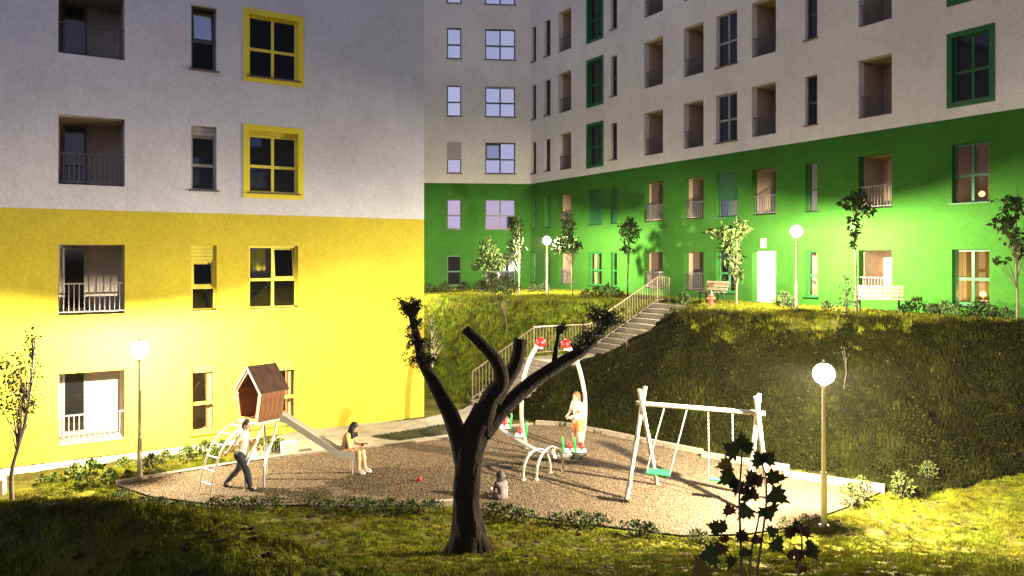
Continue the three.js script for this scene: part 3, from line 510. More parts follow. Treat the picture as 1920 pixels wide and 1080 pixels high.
// ------------------------------------------------------------------ swing
{
  const A = V(2.66, 1.8, -15.25), B = V(4.74, 1.78, -14.42), dir = B.clone().sub(A).normalize(), perp = V(0.6, 0, -0.8);
  const G = thing('swing_set', 'wooden swing frame with crossed posts and two green seats on chains', 'swing set', [A.x, 0, A.z]); const L = (p) => p.clone().sub(V(A.x, 0, A.z));
  for (const [C, f] of [[A, 1], [B, 0.86]]) for (const s of [-1, 1]) {
    const foot = C.clone().addScaledVector(perp, s * 0.62 * f).setY(-0.08), top = C.clone().addScaledVector(perp, -s * 0.2).setY(2.12).addScaledVector(dir, s * 0.035);
    part('post', bar(L(foot.addScaledVector(dir, s * 0.035)), L(top), 0.045, 0.045, 10), M.pole, G);
  }
  part('beam', bar(L(A.clone().addScaledVector(dir, -0.12)), L(B.clone().addScaledVector(dir, 0.14)), 0.05, 0.045, 12), M.pole, G);
  const ln = B.clone().sub(A).length();
  for (const [t0, t1, push, lab] of [[0.2, 0.4, -0.78, 'green seat swung forward'], [0.585, 0.79, 0.05, 'green seat hanging still']]) {
    const a = A.clone().addScaledVector(dir, t0 * ln), b = A.clone().addScaledVector(dir, t1 * ln), drop = Math.sqrt(1.38 ** 2 - push ** 2);
    const off = V(0.6 * push, -drop, -0.8 * push), a2 = a.clone().add(off), b2 = b.clone().add(off), m = L(a2.clone().add(b2).multiplyScalar(0.5));
    const seat = part('swing_seat', rbox(0.46, 0.035, 0.18, 0, -0.01, 0, 0.016), M.greenPlastic, G, [m.x, m.y, m.z]); seat.rotation.set(0, Math.atan2(-dir.z, dir.x), 0); seat.rotateX(-Math.asin(push / 1.38) * 0.6); seat.userData.label = lab; seat.updateMatrix();
    for (const [p, q] of [[a, a2], [b, b2]]) {
      const P = L(p).setY(p.y - 0.04), Q = L(q), inv = seat.matrix.clone().invert(), g = [], n = 34;
      for (let k = 0; k < n; k++) { const c = P.clone().lerp(Q, (k + 0.5) / n); const t = new THREE.TorusGeometry(0.017, 0.0055, 5, 8).scale(0.7, 1.5, 1).rotateY(k % 2 * Math.PI / 2); g.push(t.translate(c.x, c.y, c.z)); }
      g.push(bar(P.clone().setY(P.y + 0.06), P, 0.02)); const geo = merge(g).applyMatrix4(inv); part('chain', geo, M.steel, seat);
    }
  }
}
// ------------------------------------------------------------------ bowed poles with red balls, see-saw, hoops
{
  const D = 18.7, P = (px, py, d = D) => at(px, py, d), b0 = P(1038, 840); const G = thing('bowed_pole_frame', 'pair of tall bowed steel poles topped with red balls', 'play pole', [b0.x, 0, -D]), L = (v) => v.sub(V(b0.x, 0, -D));
  const l1 = [P(988, 835), P(979, 794), P(978, 761), P(982, 711), P(993, 675), P(1008, 647)], l2 = [P(1087, 838, 18.4), P(1096, 794, 18.4), P(1096, 739, 18.4), P(1082, 680, 18.5), P(1067, 653, 18.6)];
  l1[0].y = -0.05; l2[0].y = -0.05;
  part('pole', new THREE.TubeGeometry(new THREE.CatmullRomCurve3(l1.map(L)), 40, 0.055, 10), M.steel, G); part('pole', new THREE.TubeGeometry(new THREE.CatmullRomCurve3(l2.map(L)), 40, 0.055, 10), M.steel, G);
  for (const q of [P(1014, 642), P(1061, 645, 18.6)]) { const c = L(q); const s = part('ball', new THREE.SphereGeometry(0.125, 18, 14), M.red, G, [c.x, c.y, c.z]); part('ball_socket', new THREE.CylinderGeometry(0.06, 0.06, 0.06, 12).translate(0, -0.12, 0), M.steel, s); }
}
{
  const p0 = at(936, 803, 18.3), p1 = at(1098, 851, 17.6), o = at(1040, 852, 17.9);
  const G = thing('see_saw', 'curved steel see-saw with white seats, red grips and green handles', 'see-saw', [o.x, 0, o.z]), L = (v) => v.clone().sub(V(o.x, 0, o.z));
  const cv = [p0, at(972, 825, 18.15), at(1005, 843, 18.0), at(1040, 853, 17.9), at(1070, 855, 17.75), p1];
  part('beam', new THREE.TubeGeometry(new THREE.CatmullRomCurve3(cv.map(L)), 40, 0.05, 10), M.steel, G);
  part('pivot', [bar(V(0, -0.05, 0.12), V(0, 0.16, 0), 0.04), bar(V(0, -0.05, -0.12), V(0, 0.16, 0), 0.04), new THREE.CylinderGeometry(0.07, 0.07, 0.2, 14).rotateX(Math.PI / 2).translate(0, 0.14, 0)], M.steel, G);
  part('bumper', new THREE.CylinderGeometry(0.12, 0.14, 0.15, 14), M.rubber, G, L(at(1082, 862, 17.7)).setY(0.06).toArray());
  for (const [px, py, d, s] of [[946, 806, 18.25, 1], [975, 822, 18.1, 1], [1068, 851, 17.75, -1], [1090, 851, 17.65, -1]]) {
    const c = L(at(px, py, d)); const st = part('seat', rbox(0.24, 0.05, 0.24, 0, 0.08, 0, 0.02), M.whitePlastic, G, [c.x, c.y, c.z]);
    part('red_grip', [new THREE.SphereGeometry(0.06, 12, 10).translate(0.0, 0.2, 0.1), new THREE.SphereGeometry(0.06, 12, 10).translate(0, 0.2, -0.1), bar(V(0, 0.1, 0.1), V(0, 0.2, 0.1), 0.02), bar(V(0, 0.1, -0.1), V(0, 0.2, -0.1), 0.02)], M.red, st);
    part('green_handle', [tube([V(0.14 * s, 0.05, 0.1), V(0.17 * s, 0.34, 0.1), V(0.17 * s, 0.38, 0), V(0.17 * s, 0.34, -0.1), V(0.14 * s, 0.05, -0.1)], 0.022, 20, 7)], M.greenPlastic, st);
  }
}
for (const [a, b, h, lab] of [[[1006, 901], [1056, 884], 0.62, 'nearer of two small steel hoops standing in the gravel'], [[981, 901], [1032, 888], 0.6, 'small steel hoop in the gravel behind its twin']]) {
  const [x1, d1] = site(...a), [x2, d2] = site(...b), G = thing('steel_hoop', lab, 'hoop', [(x1 + x2) / 2, 0, -(d1 + d2) / 2], 0, 'small steel hoops'), dx = (x2 - x1) / 2, dz = -(d2 - d1) / 2, pts = [];
  for (let k = 0; k <= 14; k++) { const t = k / 14 * Math.PI; pts.push(V(-Math.cos(t) * dx, k === 0 || k === 14 ? -0.05 : Math.pow(Math.sin(t), 0.75) * h, -Math.cos(t) * dz)); }
  part('tube', new THREE.TubeGeometry(new THREE.CatmullRomCurve3(pts), 40, 0.03, 8), M.steel, G);
  for (const s of [-1, 1]) part('foot_collar', new THREE.CylinderGeometry(0.05, 0.055, 0.03, 12).translate(s * dx, 0.02, s * dz), M.steel, G);
}
// ------------------------------------------------------------------ benches, hydrant, blocks
function bench(label, x, d, turn, w, hasBack) {
  const G = thing('bench', label, 'bench', [x, TOP + 0.01, -d], turn, 'benches on the terrace');
  for (let k = 0; k < 4; k++) part('seat_slat', rbox(w, 0.035, 0.095, 0, 0.44, -0.18 + k * 0.115, 0.012), M.timber, G);
  for (let k = 0; k < 3; k++) part('back_slat', rbox(w, 0.1, 0.03, 0, 0.55 + k * 0.12, -0.27 - k * 0.035, 0.012).rotateX(0), M.timber, G);
  for (const s of [-1, 1]) part('leg', [bar(V(s * w * 0.4, -0.06, 0.17), V(s * w * 0.4, 0.43, 0.1), 0.028), bar(V(s * w * 0.4, -0.06, -0.24), V(s * w * 0.4, 0.45, -0.2), 0.028), bar(V(s * w * 0.4, 0.42, -0.24), V(s * w * 0.4, 0.86, -0.38), 0.026), bar(V(s * w * 0.4, 0.405, -0.24), V(s * w * 0.4, 0.405, 0.18), 0.022)], M.black, G);
}
bench('pale slatted bench with black legs on the terrace at the right', 11.25, 22.9, -0.45, 1.35);
bench('wooden bench by the green wall, left of the lit entrance', 7.35, 27.6, -1.02, 1.1);
{
  const [x, d] = site(1333, 577, TOP), G = thing('fire_hydrant', 'red fire hydrant at the top of the stairs', 'hydrant', [x, land(x, d), -d]);
  part('body', new THREE.LatheGeometry([[0.11, -0.03], [0.11, 0.03], [0.075, 0.05], [0.075, 0.38], [0.1, 0.4], [0.1, 0.43], [0.08, 0.45]].map((p) => new THREE.Vector2(...p)), 16), M.hydrant, G);
  part('bonnet', new THREE.LatheGeometry([[0.085, 0.44], [0.08, 0.5], [0.055, 0.56], [0.025, 0.585], [0.025, 0.64], [0, 0.64]].map((p) => new THREE.Vector2(...p)), 16), M.black, G);
  for (const s of [-1, 1]) part('outlet', new THREE.CylinderGeometry(0.045, 0.045, 0.08, 12).rotateZ(Math.PI / 2).translate(s * 0.1, 0.32, 0), M.hydrant, G);
}
{ const [x, d] = site(543, 850); tag(part('concrete_block', rbox(0.38, 0.3, 0.28, 0, 0.14, 0, 0.02), M.stone, scene, [x, 0, -d], [0, stTurn, 0]), 'white block at the corner of the bed behind the slide', 'block'); }
{ const [x, d] = site(-2, 925); tag(part('concrete_block', rbox(0.22, 0.34, 0.22, 0, 0.15, 0, 0.02), M.peach, scene, [x, land(x, d) - 0.02, -d], [0, 0.3, 0]), 'peach coloured block at the left edge beside the sapling', 'block'); }
{ const [x, d] = site(787, 903); tag(part('toy_ball', new THREE.SphereGeometry(0.05, 14, 10), M.red, scene, [x, 0.05, -d]), 'tiny red ball on the gravel left of the tree trunk', 'ball'); }

// ------------------------------------------------------------------ people
function sdfGeo(items, cell, k) {   // items: capsules [a, b, ra, rb] or ellipsoids [centre, Vector3 radii]
  const lo = V(1e9, 1e9, 1e9), hi = V(-1e9, -1e9, -1e9);
  for (const it of items) { const r = it.length === 2 ? Math.max(it[1].x, it[1].y, it[1].z) : Math.max(it[2], it[3]); for (const p of it.length === 2 ? [it[0]] : [it[0], it[1]]) { lo.min(p.clone().addScalar(-r)); hi.max(p.clone().addScalar(r)); } }
  const size = Math.max(hi.x - lo.x, hi.y - lo.y, hi.z - lo.z) + 6 * cell + k, c = lo.clone().add(hi).multiplyScalar(0.5), N = Math.min(150, Math.ceil(size / cell)), half = N / 2, mc = new MarchingCubes(N, M.black, false, false, 200000);
  const q = V(0, 0, 0), d = V(0, 0, 0), e = V(0, 0, 0);
  for (let z = 0; z < N; z++) for (let y = 0; y < N; y++) for (let x = 0; x < N; x++) {
    q.set((x - half) / half, (y - half) / half, (z - half) / half).multiplyScalar(size / 2).add(c); let s = 1e3;
    for (const it of items) {
      let v;
      if (it.length === 2) { e.copy(q).sub(it[0]).divide(it[1]); v = (e.length() - 1) * Math.min(it[1].x, it[1].y, it[1].z); }
      else { d.copy(it[1]).sub(it[0]); e.copy(q).sub(it[0]); const t = clamp(e.dot(d) / (d.lengthSq() + 1e-9), 0, 1); v = e.addScaledVector(d, -t).length() - mix(it[2], it[3], t); }
      const h = Math.max(k - Math.abs(s - v), 0) / k; s = Math.min(s, v) - h * h * k * 0.25;
    }
    mc.field[x + y * N + z * N * N] = -s;
  }
  mc.isolation = 0; mc.update();
  const g = new THREE.BufferGeometry(), n = mc.count;
  g.setAttribute('position', new THREE.BufferAttribute(mc.positionArray.slice(0, n * 3), 3));
  g.scale(size / 2, size / 2, size / 2).translate(c.x, c.y, c.z);
  const m = mergeVertices(g, cell * 0.02); m.computeVertexNormals(); return m;
}
const paint = (g, c) => { const n = g.attributes.position.count, a = new Float32Array(n * 3); for (let i = 0; i < n; i++) a.set(c, i * 3); g.setAttribute('color', new THREE.BufferAttribute(a, 3)); return g; };
const skinMat = std([1, 1, 1], { vertexColors: true, roughness: 0.55 });
function handItems(w, dir, palm, side, curl) {   // wrist, direction of the fingers, palm normal, side of the thumb
  const it = [], p = w.clone().addScaledVector(dir, 0.085);
  it.push([w, w.clone().addScaledVector(dir, 0.03), 0.024, 0.026]);
  for (let k = 0; k < 4; k++) {
    const o = (k - 1.5) * 0.02, r = p.clone().addScaledVector(side, -o), len = [0.066, 0.076, 0.07, 0.054][k];
    it.push([w.clone().addScaledVector(dir, 0.02).addScaledVector(side, -o * 0.7), r, 0.014, 0.0125]);
    const d1 = dir.clone().multiplyScalar(Math.cos(curl)).addScaledVector(palm, Math.sin(curl)), d2 = dir.clone().multiplyScalar(Math.cos(curl * 2)).addScaledVector(palm, Math.sin(curl * 2)), m = r.clone().addScaledVector(d1, len * 0.5);
    it.push([r, m, 0.0095, 0.009], [m, m.clone().addScaledVector(d2, len * 0.5), 0.009, 0.0075]);
  }
  const tb = w.clone().addScaledVector(dir, 0.03).addScaledVector(side, 0.026), td = dir.clone().multiplyScalar(0.7).addScaledVector(side, 0.65).addScaledVector(palm, 0.3).normalize(), tm = tb.clone().addScaledVector(td, 0.035);
  it.push([tb, tm, 0.012, 0.0105], [tm, tm.clone().addScaledVector(td, 0.028).addScaledVector(dir, 0.008), 0.0105, 0.0085]); return it;
}
function person(label, pos, turn, s, J, look) {
  const G = thing('person', label, 'person', pos, turn); G.scale.setScalar(s);
  const j = {}; for (const k in J) j[k] = V(...J[k]);
  const k = 0.05, up = j.head.clone().sub(j.neck).normalize(), f = j.face.clone().normalize(), right = V(0, 0, 0).crossVectors(up, f).normalize();
  const arm = (a, e, w, inf = 0) => [[a, e, 0.046 + inf, 0.038 + inf], [e, w, 0.038 + inf, 0.026 + inf]];
  const leg = (h, n, a, inf = 0) => [[h, n, 0.082 + inf, 0.055 + inf], [n, n.clone().lerp(a, 0.35), 0.052 + inf, 0.056 + inf], [n.clone().lerp(a, 0.35), a, 0.056 + inf, 0.036 + inf]];
  const trunk = (inf = 0) => [[j.hipL, j.hipR, 0.095 + inf, 0.095 + inf], [j.pelvis, j.chest, 0.105 + inf, 0.115 + inf], [j.shL.clone().lerp(j.shR, 0.12), j.shR.clone().lerp(j.shL, 0.12), 0.066 + inf, 0.066 + inf], [j.chest.clone().lerp(j.shL, 0.45), j.chest.clone().lerp(j.shR, 0.45), 0.1 + inf, 0.1 + inf]];
  const skin = look.skin, body = [...trunk(), [j.chest.clone().lerp(j.neck, 0.6), j.neck.clone().addScaledVector(up, 0.06), 0.052, 0.05], ...arm(j.shL, j.elL, j.wrL), ...arm(j.shR, j.elR, j.wrR), ...leg(j.hipL, j.knL, j.anL), ...leg(j.hipR, j.knR, j.anR)];
  for (const S2 of ['L', 'R']) body.push([j['an' + S2], j['to' + S2].clone().lerp(j['an' + S2], 0.3), 0.036, 0.034], [j['to' + S2].clone().lerp(j['an' + S2], 0.3), j['to' + S2], 0.034, 0.026]);
  const geos = [paint(sdfGeo(body, 0.014, k), skin)], hs = look.hs ?? 1, about = (g) => g.translate(-j.head.x, -j.head.y, -j.head.z).scale(hs, hs, hs).translate(j.head.x, j.head.y, j.head.z);
  const hc = j.head, eye = (s2) => hc.clone().addScaledVector(f, 0.083).addScaledVector(right, s2 * 0.032).addScaledVector(up, 0.0);
  const head = [[hc.clone().addScaledVector(up, 0.025), V(0.078, 0.098, 0.092)], [hc.clone().addScaledVector(f, 0.03).addScaledVector(up, -0.03), hc.clone().addScaledVector(f, 0.045).addScaledVector(up, -0.075), 0.058, 0.036], [hc.clone().addScaledVector(f, 0.088).addScaledVector(up, 0.0), hc.clone().addScaledVector(f, 0.112).addScaledVector(up, -0.03), 0.008, 0.013], [j.neck, hc, 0.046, 0.05],
    [hc.clone().addScaledVector(f, 0.082).addScaledVector(up, -0.058).addScaledVector(right, -0.018), hc.clone().addScaledVector(f, 0.082).addScaledVector(up, -0.058).addScaledVector(right, 0.018), 0.009, 0.009]];
  for (const s2 of [-1, 1]) head.push([hc.clone().addScaledVector(right, s2 * 0.08).addScaledVector(up, 0.012), hc.clone().addScaledVector(right, s2 * 0.083).addScaledVector(up, -0.02), 0.014, 0.01]);
  geos.push(about(paint(sdfGeo(head, 0.006, 0.02), skin)));
  for (const s2 of [-1, 1]) { const e = eye(s2); geos.push(about(paint(new THREE.SphereGeometry(0.011, 8, 6).translate(e.x, e.y, e.z), [0.02, 0.015, 0.012]))); }
  for (const [S2, sg] of [['L', -1], ['R', 1]]) { const w = j['wr' + S2], e = j['el' + S2], d = (j['hand' + S2] ? j['hand' + S2].clone() : w.clone().sub(e)).normalize(), pl = (look.palm ? V(...look.palm) : right.clone().multiplyScalar(-sg)), pn = pl.clone().addScaledVector(d, -pl.dot(d)).normalize(), sd = V(0, 0, 0).crossVectors(d, pn).multiplyScalar(sg).normalize(); geos.push(paint(sdfGeo(handItems(w, d, pn, sd, look.curl ?? 0.5), 0.005, 0.008), skin)); }
  part('body', geos, skinMat, G);
  const sl = look.sleeve ?? 0.6;
  part('top', sdfGeo([...trunk(0.014), [j.shL, j.shL.clone().lerp(j.elL, sl), 0.064, 0.058], [j.shR, j.shR.clone().lerp(j.elR, sl), 0.064, 0.058]], 0.015, k), std(look.top), G);
  if (look.long) part('trousers', sdfGeo([[j.hipL, j.hipR, 0.113, 0.113], [j.pelvis, j.pelvis.clone().lerp(j.chest, 0.1), 0.112, 0.108], ...leg(j.hipL, j.knL, j.anL, 0.018), ...leg(j.hipR, j.knR, j.anR, 0.018)], 0.015, k), std(look.bottom), G);
  else part('shorts', sdfGeo([[j.hipL, j.hipR, 0.113, 0.113], [j.pelvis, j.pelvis.clone().lerp(j.chest, 0.1), 0.112, 0.108], [j.hipL, j.hipL.clone().lerp(j.knL, 0.55), 0.1, 0.085], [j.hipR, j.hipR.clone().lerp(j.knR, 0.55), 0.1, 0.085]], 0.015, k), std(look.bottom), G);
  for (const S2 of ['L', 'R']) { const a = j['an' + S2], t = j['to' + S2]; const h2 = a.clone().lerp(t, -0.25); part('shoe', sdfGeo([[h2.clone().setY(Math.min(h2.y, t.y + 0.03)), a.clone().lerp(t, 0.5).setY(t.y + 0.012), 0.044, 0.046], [a.clone().lerp(t, 0.5).setY(t.y + 0.012), t, 0.046, 0.036]], 0.012, 0.03), std(look.shoe), G); }
  const hair = [[hc.clone().addScaledVector(up, 0.045).addScaledVector(f, -0.022), V(0.094, 0.104, 0.1)], [hc.clone().addScaledVector(f, -0.055).addScaledVector(up, 0.02), hc.clone().addScaledVector(f, -0.06).addScaledVector(up, -0.05), 0.06, 0.05]];
  if (look.hair) hair.push(...look.hair(hc, up, f, right));
  part('hair', about(sdfGeo(hair, 0.009, 0.03)), std(look.hairColor, { roughness: 0.7 }), G);
  return G;
}
const turnTo = (x, d) => Math.atan2(x, -d);   // local +z towards (x, depth)
// walker beside the ladder
person('person in dark trousers and pale top striding past the playhouse ladder', [-5.6, 0.0, -15.42], turnTo(1, -0.1), 0.86, {
  pelvis: [0, 0.86, 0], chest: [0, 1.22, 0.06], neck: [0, 1.4, 0.1], head: [0, 1.545, 0.14], face: [0, -0.15, 1], shL: [-0.17, 1.35, 0.09], shR: [0.17, 1.35, 0.04], elL: [-0.24, 1.12, -0.06], elR: [0.24, 1.12, 0.12], wrL: [-0.25, 0.95, -0.2], wrR: [0.22, 0.97, 0.3],
  hipL: [-0.09, 0.84, 0], hipR: [0.09, 0.84, 0], knL: [-0.1, 0.5, 0.18], knR: [0.1, 0.48, -0.1], anL: [-0.1, 0.085, 0.3], anR: [0.1, 0.12, -0.42], toL: [-0.1, 0.035, 0.44], toR: [0.1, 0.03, -0.29],
}, { skin: [0.45, 0.27, 0.18], top: [0.66, 0.54, 0.42], bottom: [0.012, 0.011, 0.014], shoe: [0.015, 0.015, 0.016], hairColor: [0.02, 0.013, 0.01], long: true });
// girl on the end of the slide
const girl = person('girl with long dark hair sitting on the slide end, looking at a phone', [-3.72, 0, -16.6], turnTo(1, -0.25), 0.9, {
  pelvis: [0, 0.5, 0], chest: [0, 0.83, 0.1], neck: [0, 1.0, 0.17], head: [0, 1.12, 0.25], face: [0, -0.62, 0.85], shL: [-0.16, 0.95, 0.15], shR: [0.16, 0.95, 0.15], elL: [-0.2, 0.7, 0.22], elR: [0.2, 0.7, 0.22], wrL: [-0.06, 0.69, 0.43], wrR: [0.06, 0.69, 0.43], handL: [0.3, 0.1, 1], handR: [-0.3, 0.1, 1],
  hipL: [-0.09, 0.5, 0.02], hipR: [0.09, 0.5, 0.02], knL: [-0.09, 0.54, 0.42], knR: [0.1, 0.52, 0.44], anL: [-0.08, 0.12, 0.42], anR: [0.11, 0.12, 0.5], toL: [-0.08, 0.05, 0.56], toR: [0.11, 0.05, 0.64],
}, { skin: [0.5, 0.3, 0.17], top: [0.55, 0.36, 0.12], bottom: [0.4, 0.27, 0.12], shoe: [0.7, 0.68, 0.65], hairColor: [0.014, 0.009, 0.008], sleeve: 0.35, palm: [0, 1, 0.3], curl: 0.55,
  hair: (c, u, f, r) => [0, -1, 1].flatMap((s) => [[c.clone().addScaledVector(f, -0.05).addScaledVector(r, s * 0.06), V(c.x + s * 0.085, c.y - 0.2, c.z - 0.1), 0.055, 0.06], [V(c.x + s * 0.085, c.y - 0.2, c.z - 0.1), V(c.x + s * 0.09, c.y - 0.46, c.z - 0.15), 0.065, 0.035], [c.clone().addScaledVector(r, s * 0.085).addScaledVector(f, 0.01), V(c.x + s * 0.12, c.y - 0.22, c.z + 0.02), 0.032, 0.03]]) });
{ const p = girl.localToWorld(V(0, 0, 0)); girl.updateMatrixWorld(true); const q = girl.localToWorld(V(0, 0.745, 0.53)); tag(part('phone', rbox(0.075, 0.012, 0.15, 0, 0, 0, 0.005), M.black, scene, q.toArray(), [-0.5, girl.rotation.y, 0]), 'dark phone in the hands of the girl on the slide', 'phone'); }
// child on the see-saw end
person('child in white top and orange shorts standing beside the right bowed pole', [1.62, 0.0, -18.35], turnTo(-0.9, -0.5), 0.88, {
  pelvis: [0, 0.87, 0], chest: [0, 1.22, 0.02], neck: [0, 1.4, 0.04], head: [0, 1.545, 0.06], face: [0, -0.2, 1], shL: [-0.17, 1.35, 0.03], shR: [0.17, 1.35, 0.03], elL: [-0.25, 1.12, 0.08], elR: [0.26, 1.14, 0.06], wrL: [-0.14, 1.02, 0.26], wrR: [0.14, 1.05, 0.27],
  hipL: [-0.09, 0.85, 0], hipR: [0.09, 0.85, 0], knL: [-0.11, 0.48, 0.06], knR: [0.11, 0.48, 0.03], anL: [-0.11, 0.085, 0], anR: [0.12, 0.085, -0.06], toL: [-0.12, 0.035, 0.14], toR: [0.14, 0.035, 0.08],
}, { skin: [0.55, 0.33, 0.2], top: [0.66, 0.6, 0.55], bottom: [0.55, 0.16, 0.05], shoe: [0.5, 0.3, 0.2], hairColor: [0.16, 0.06, 0.02], hair: (c, u, f) => [[c.clone().addScaledVector(f, -0.06), V(c.x, c.y - 0.14, c.z - 0.1), 0.07, 0.05]] });
// toddler sitting in the gravel
person('toddler with dark hair sitting in the gravel right of the tree trunk', [-0.2, -0.02, -14.75], turnTo(-0.3, 1), 0.62, {
  pelvis: [0, 0.13, 0], chest: [0, 0.42, 0.07], neck: [0, 0.58, 0.12], head: [0, 0.7, 0.17], face: [0, -0.4, 1], shL: [-0.15, 0.54, 0.1], shR: [0.15, 0.54, 0.1], elL: [-0.21, 0.34, 0.2], elR: [0.21, 0.34, 0.2], wrL: [-0.12, 0.2, 0.38], wrR: [0.12, 0.2, 0.38],
  hipL: [-0.09, 0.13, 0.02], hipR: [0.09, 0.13, 0.02], knL: [-0.24, 0.2, 0.36], knR: [0.24, 0.2, 0.36], anL: [-0.13, 0.08, 0.66], anR: [0.13, 0.08, 0.66], toL: [-0.16, 0.17, 0.74], toR: [0.16, 0.17, 0.74],
}, { skin: [0.5, 0.3, 0.2], top: [0.11, 0.085, 0.08], bottom: [0.12, 0.08, 0.06], shoe: [0.65, 0.62, 0.6], hairColor: [0.012, 0.009, 0.009], hs: 1.45, hair: (c, u, f, r) => [[c.clone().addScaledVector(f, -0.05).addScaledVector(r, -0.05), c.clone().addScaledVector(f, -0.05).addScaledVector(r, 0.05).addScaledVector(u, -0.06), 0.06, 0.055]] });

// ------------------------------------------------------------------ foliage
function leafGeo(list) {   // list of [centre, direction, length, width, colour]; each leaf folded along its rib
  const n = list.length, pos = new Float32Array(n * 18), col = new Float32Array(n * 18), s = V(0, 0, 0), u = V(0, 0, 0), q = [V(0, 0, 0), V(0, 0, 0), V(0, 0, 0), V(0, 0, 0)];
  list.forEach(([c, d, L, W, k], i) => {
    s.set(rnd() - 0.5, rnd() - 0.5, rnd() - 0.5).cross(d).normalize(); u.crossVectors(s, d).normalize();
    q[0].copy(c); q[1].copy(c).addScaledVector(d, L * 0.45).addScaledVector(s, W / 2).addScaledVector(u, W * 0.18); q[2].copy(c).addScaledVector(d, L); q[3].copy(c).addScaledVector(d, L * 0.45).addScaledVector(s, -W / 2).addScaledVector(u, W * 0.18);
    [0, 1, 2, 0, 2, 3].forEach((v, m) => { q[v].toArray(pos, i * 18 + m * 3); col.set(k, i * 18 + m * 3); });
  });
  const g = new THREE.BufferGeometry(); g.setAttribute('position', new THREE.BufferAttribute(pos, 3)); g.setAttribute('color', new THREE.BufferAttribute(col, 3)); g.computeVertexNormals(); return g;
}
const randDir = (droop = 0) => { const a = rnd() * 6.283, y = rr(-1, 1) - droop, r = Math.sqrt(Math.max(0.05, 1 - clamp(y, -1, 1) ** 2)); return V(Math.cos(a) * r, y, Math.sin(a) * r).normalize(); };
const vary = (c, a = 0.35) => { const k = 1 + rr(-a, a), h = rr(-0.12, 0.12); return [c[0] * k * (1 + h), c[1] * k, c[2] * k * (1 - h)]; };
// young tree: lobes = [dx, y, rx, ry] in metres from the base
function youngTree(label, x, d, y, height, lobes, o = {}) {
  const G = thing(o.name ?? 'young_tree', label, 'tree', [x, y, -d], 0, o.group), lean = o.lean ?? 0, tr = o.r ?? 0.028;
  const top = V(lean, height, rr(-0.05, 0.05)), mid = V(lean * 0.4 + rr(-0.05, 0.05), height * 0.5, rr(-0.05, 0.05));
  const c = new THREE.CatmullRomCurve3([V(0, -0.1, 0), V(rr(-0.03, 0.03), height * 0.2, 0), mid, top]);
  part('trunk', limbGeo(c.getPoints(8), [tr * 1.25, tr, tr * 0.75, tr * 0.3], 24, 7, 0.15), o.bark ?? M.stem, G);
  const tw = [], lv = [], col = o.color ?? [0.035, 0.06, 0.014], ls = o.leaf ?? 0.14;
  for (const [dx, ly, rx, ry] of lobes) {
    const C = V(dx, ly, 0), nb = o.branches ?? 5;
    for (let b = 0; b < nb; b++) {
      const dr = randDir(), e = C.clone().add(V(dr.x * rx * 0.8, dr.y * ry * 0.8, dr.z * rx * 0.8)), st = c.getPoint(clamp((Math.min(ly, e.y) - 0.25) / height, 0.3, 0.97));
      tw.push(limbGeo([st, st.clone().lerp(e, 0.5).add(V(0, 0.06, 0)), e], [tr * 0.4, tr * 0.15], 8, 5));
    }
    const n = Math.round((o.dens ?? 60) * (rx * ry) / 0.1);
    for (let i = 0; i < n; i++) { const dr = randDir(), r = Math.cbrt(rr(0.06, 1)) * (1 + 0.25 * n3(dr.x * 2 + x, dr.y * 2 + ly, dr.z * 2)), p = C.clone().add(V(dr.x * rx * r, dr.y * ry * r, dr.z * rx * r)); lv.push([p, randDir(0.45), ls * rr(0.6, 1.2), ls * rr(0.4, 0.7), vary(col)]); }
  }
  if (tw.length) part('twigs', tw, o.bark ?? M.stem, G);
  part('crown', leafGeo(lv), M.leaf, G);
  return G;
}
const tsite = (px, py) => site(px, py, TOP);
const TT = (label, px, py, tpx, lobes, o) => { const [x, d] = tsite(px, py), m = d / FOC; return youngTree(label, x, d, land(x, d), o.h ?? (py - tpx) * m, lobes.map(([a, b, c, e]) => [(a - px) * m, (py - b) * m, c * m, e * m]), { group: 'young trees on the terrace', ...o }); };
const TREE_LEAF = [0.032, 0.050, 0.012];
TT('dark spreading young tree by the far green wall', 913, 552, 445, [[915, 470, 18, 28], [905, 495, 24, 14], [930, 488, 20, 18]], { leaf: 0.2, dens: 90, color: TREE_LEAF });
TT('slim young tree with pale trunk left of the farthest lamp', 973, 556, 405, [[967, 425, 14, 22], [968, 460, 18, 22], [955, 478, 14, 12]], { leaf: 0.18, dens: 80, bark: std([0.35, 0.3, 0.2]), color: TREE_LEAF });
TT('young tree with a full lamplit crown right of the farthest lamp', 1073, 556, 395, [[1065, 418, 14, 26], [1064, 455, 24, 20], [1050, 462, 14, 12], [1078, 462, 13, 12]], { leaf: 0.19, dens: 90, color: TREE_LEAF });
TT('young tree with a dark round crown against the brightest green wall', 1177, 556, 408, [[1180, 432, 20, 22], [1180, 415, 8, 12], [1176, 466, 14, 8]], { leaf: 0.18, dens: 120, color: TREE_LEAF });
TT('young tree with long drooping leaves beside the lit entrance', 1381, 576, 405, [[1365, 440, 24, 24], [1390, 425, 14, 18], [1340, 432, 18, 6], [1372, 480, 18, 26], [1385, 510, 10, 18]], { leaf: 0.22, dens: 75, color: TREE_LEAF });
TT('thin tree with a top-heavy crown left of the pale bench', 1606, 592, 352, [[1610, 375, 20, 20], [1588, 378, 14, 7], [1625, 398, 14, 8], [1600, 425, 7, 24], [1603, 452, 5, 14]], { leaf: 0.2, dens: 110, color: TREE_LEAF, r: 0.024 });
TT('dark young tree at the right edge of the terrace', 1908, 604, 350, [[1898, 385, 20, 26], [1880, 415, 20, 18], [1905, 445, 22, 22], [1875, 486, 18, 6], [1915, 470, 14, 12]], { leaf: 0.2, dens: 85, color: TREE_LEAF, r: 0.026 });
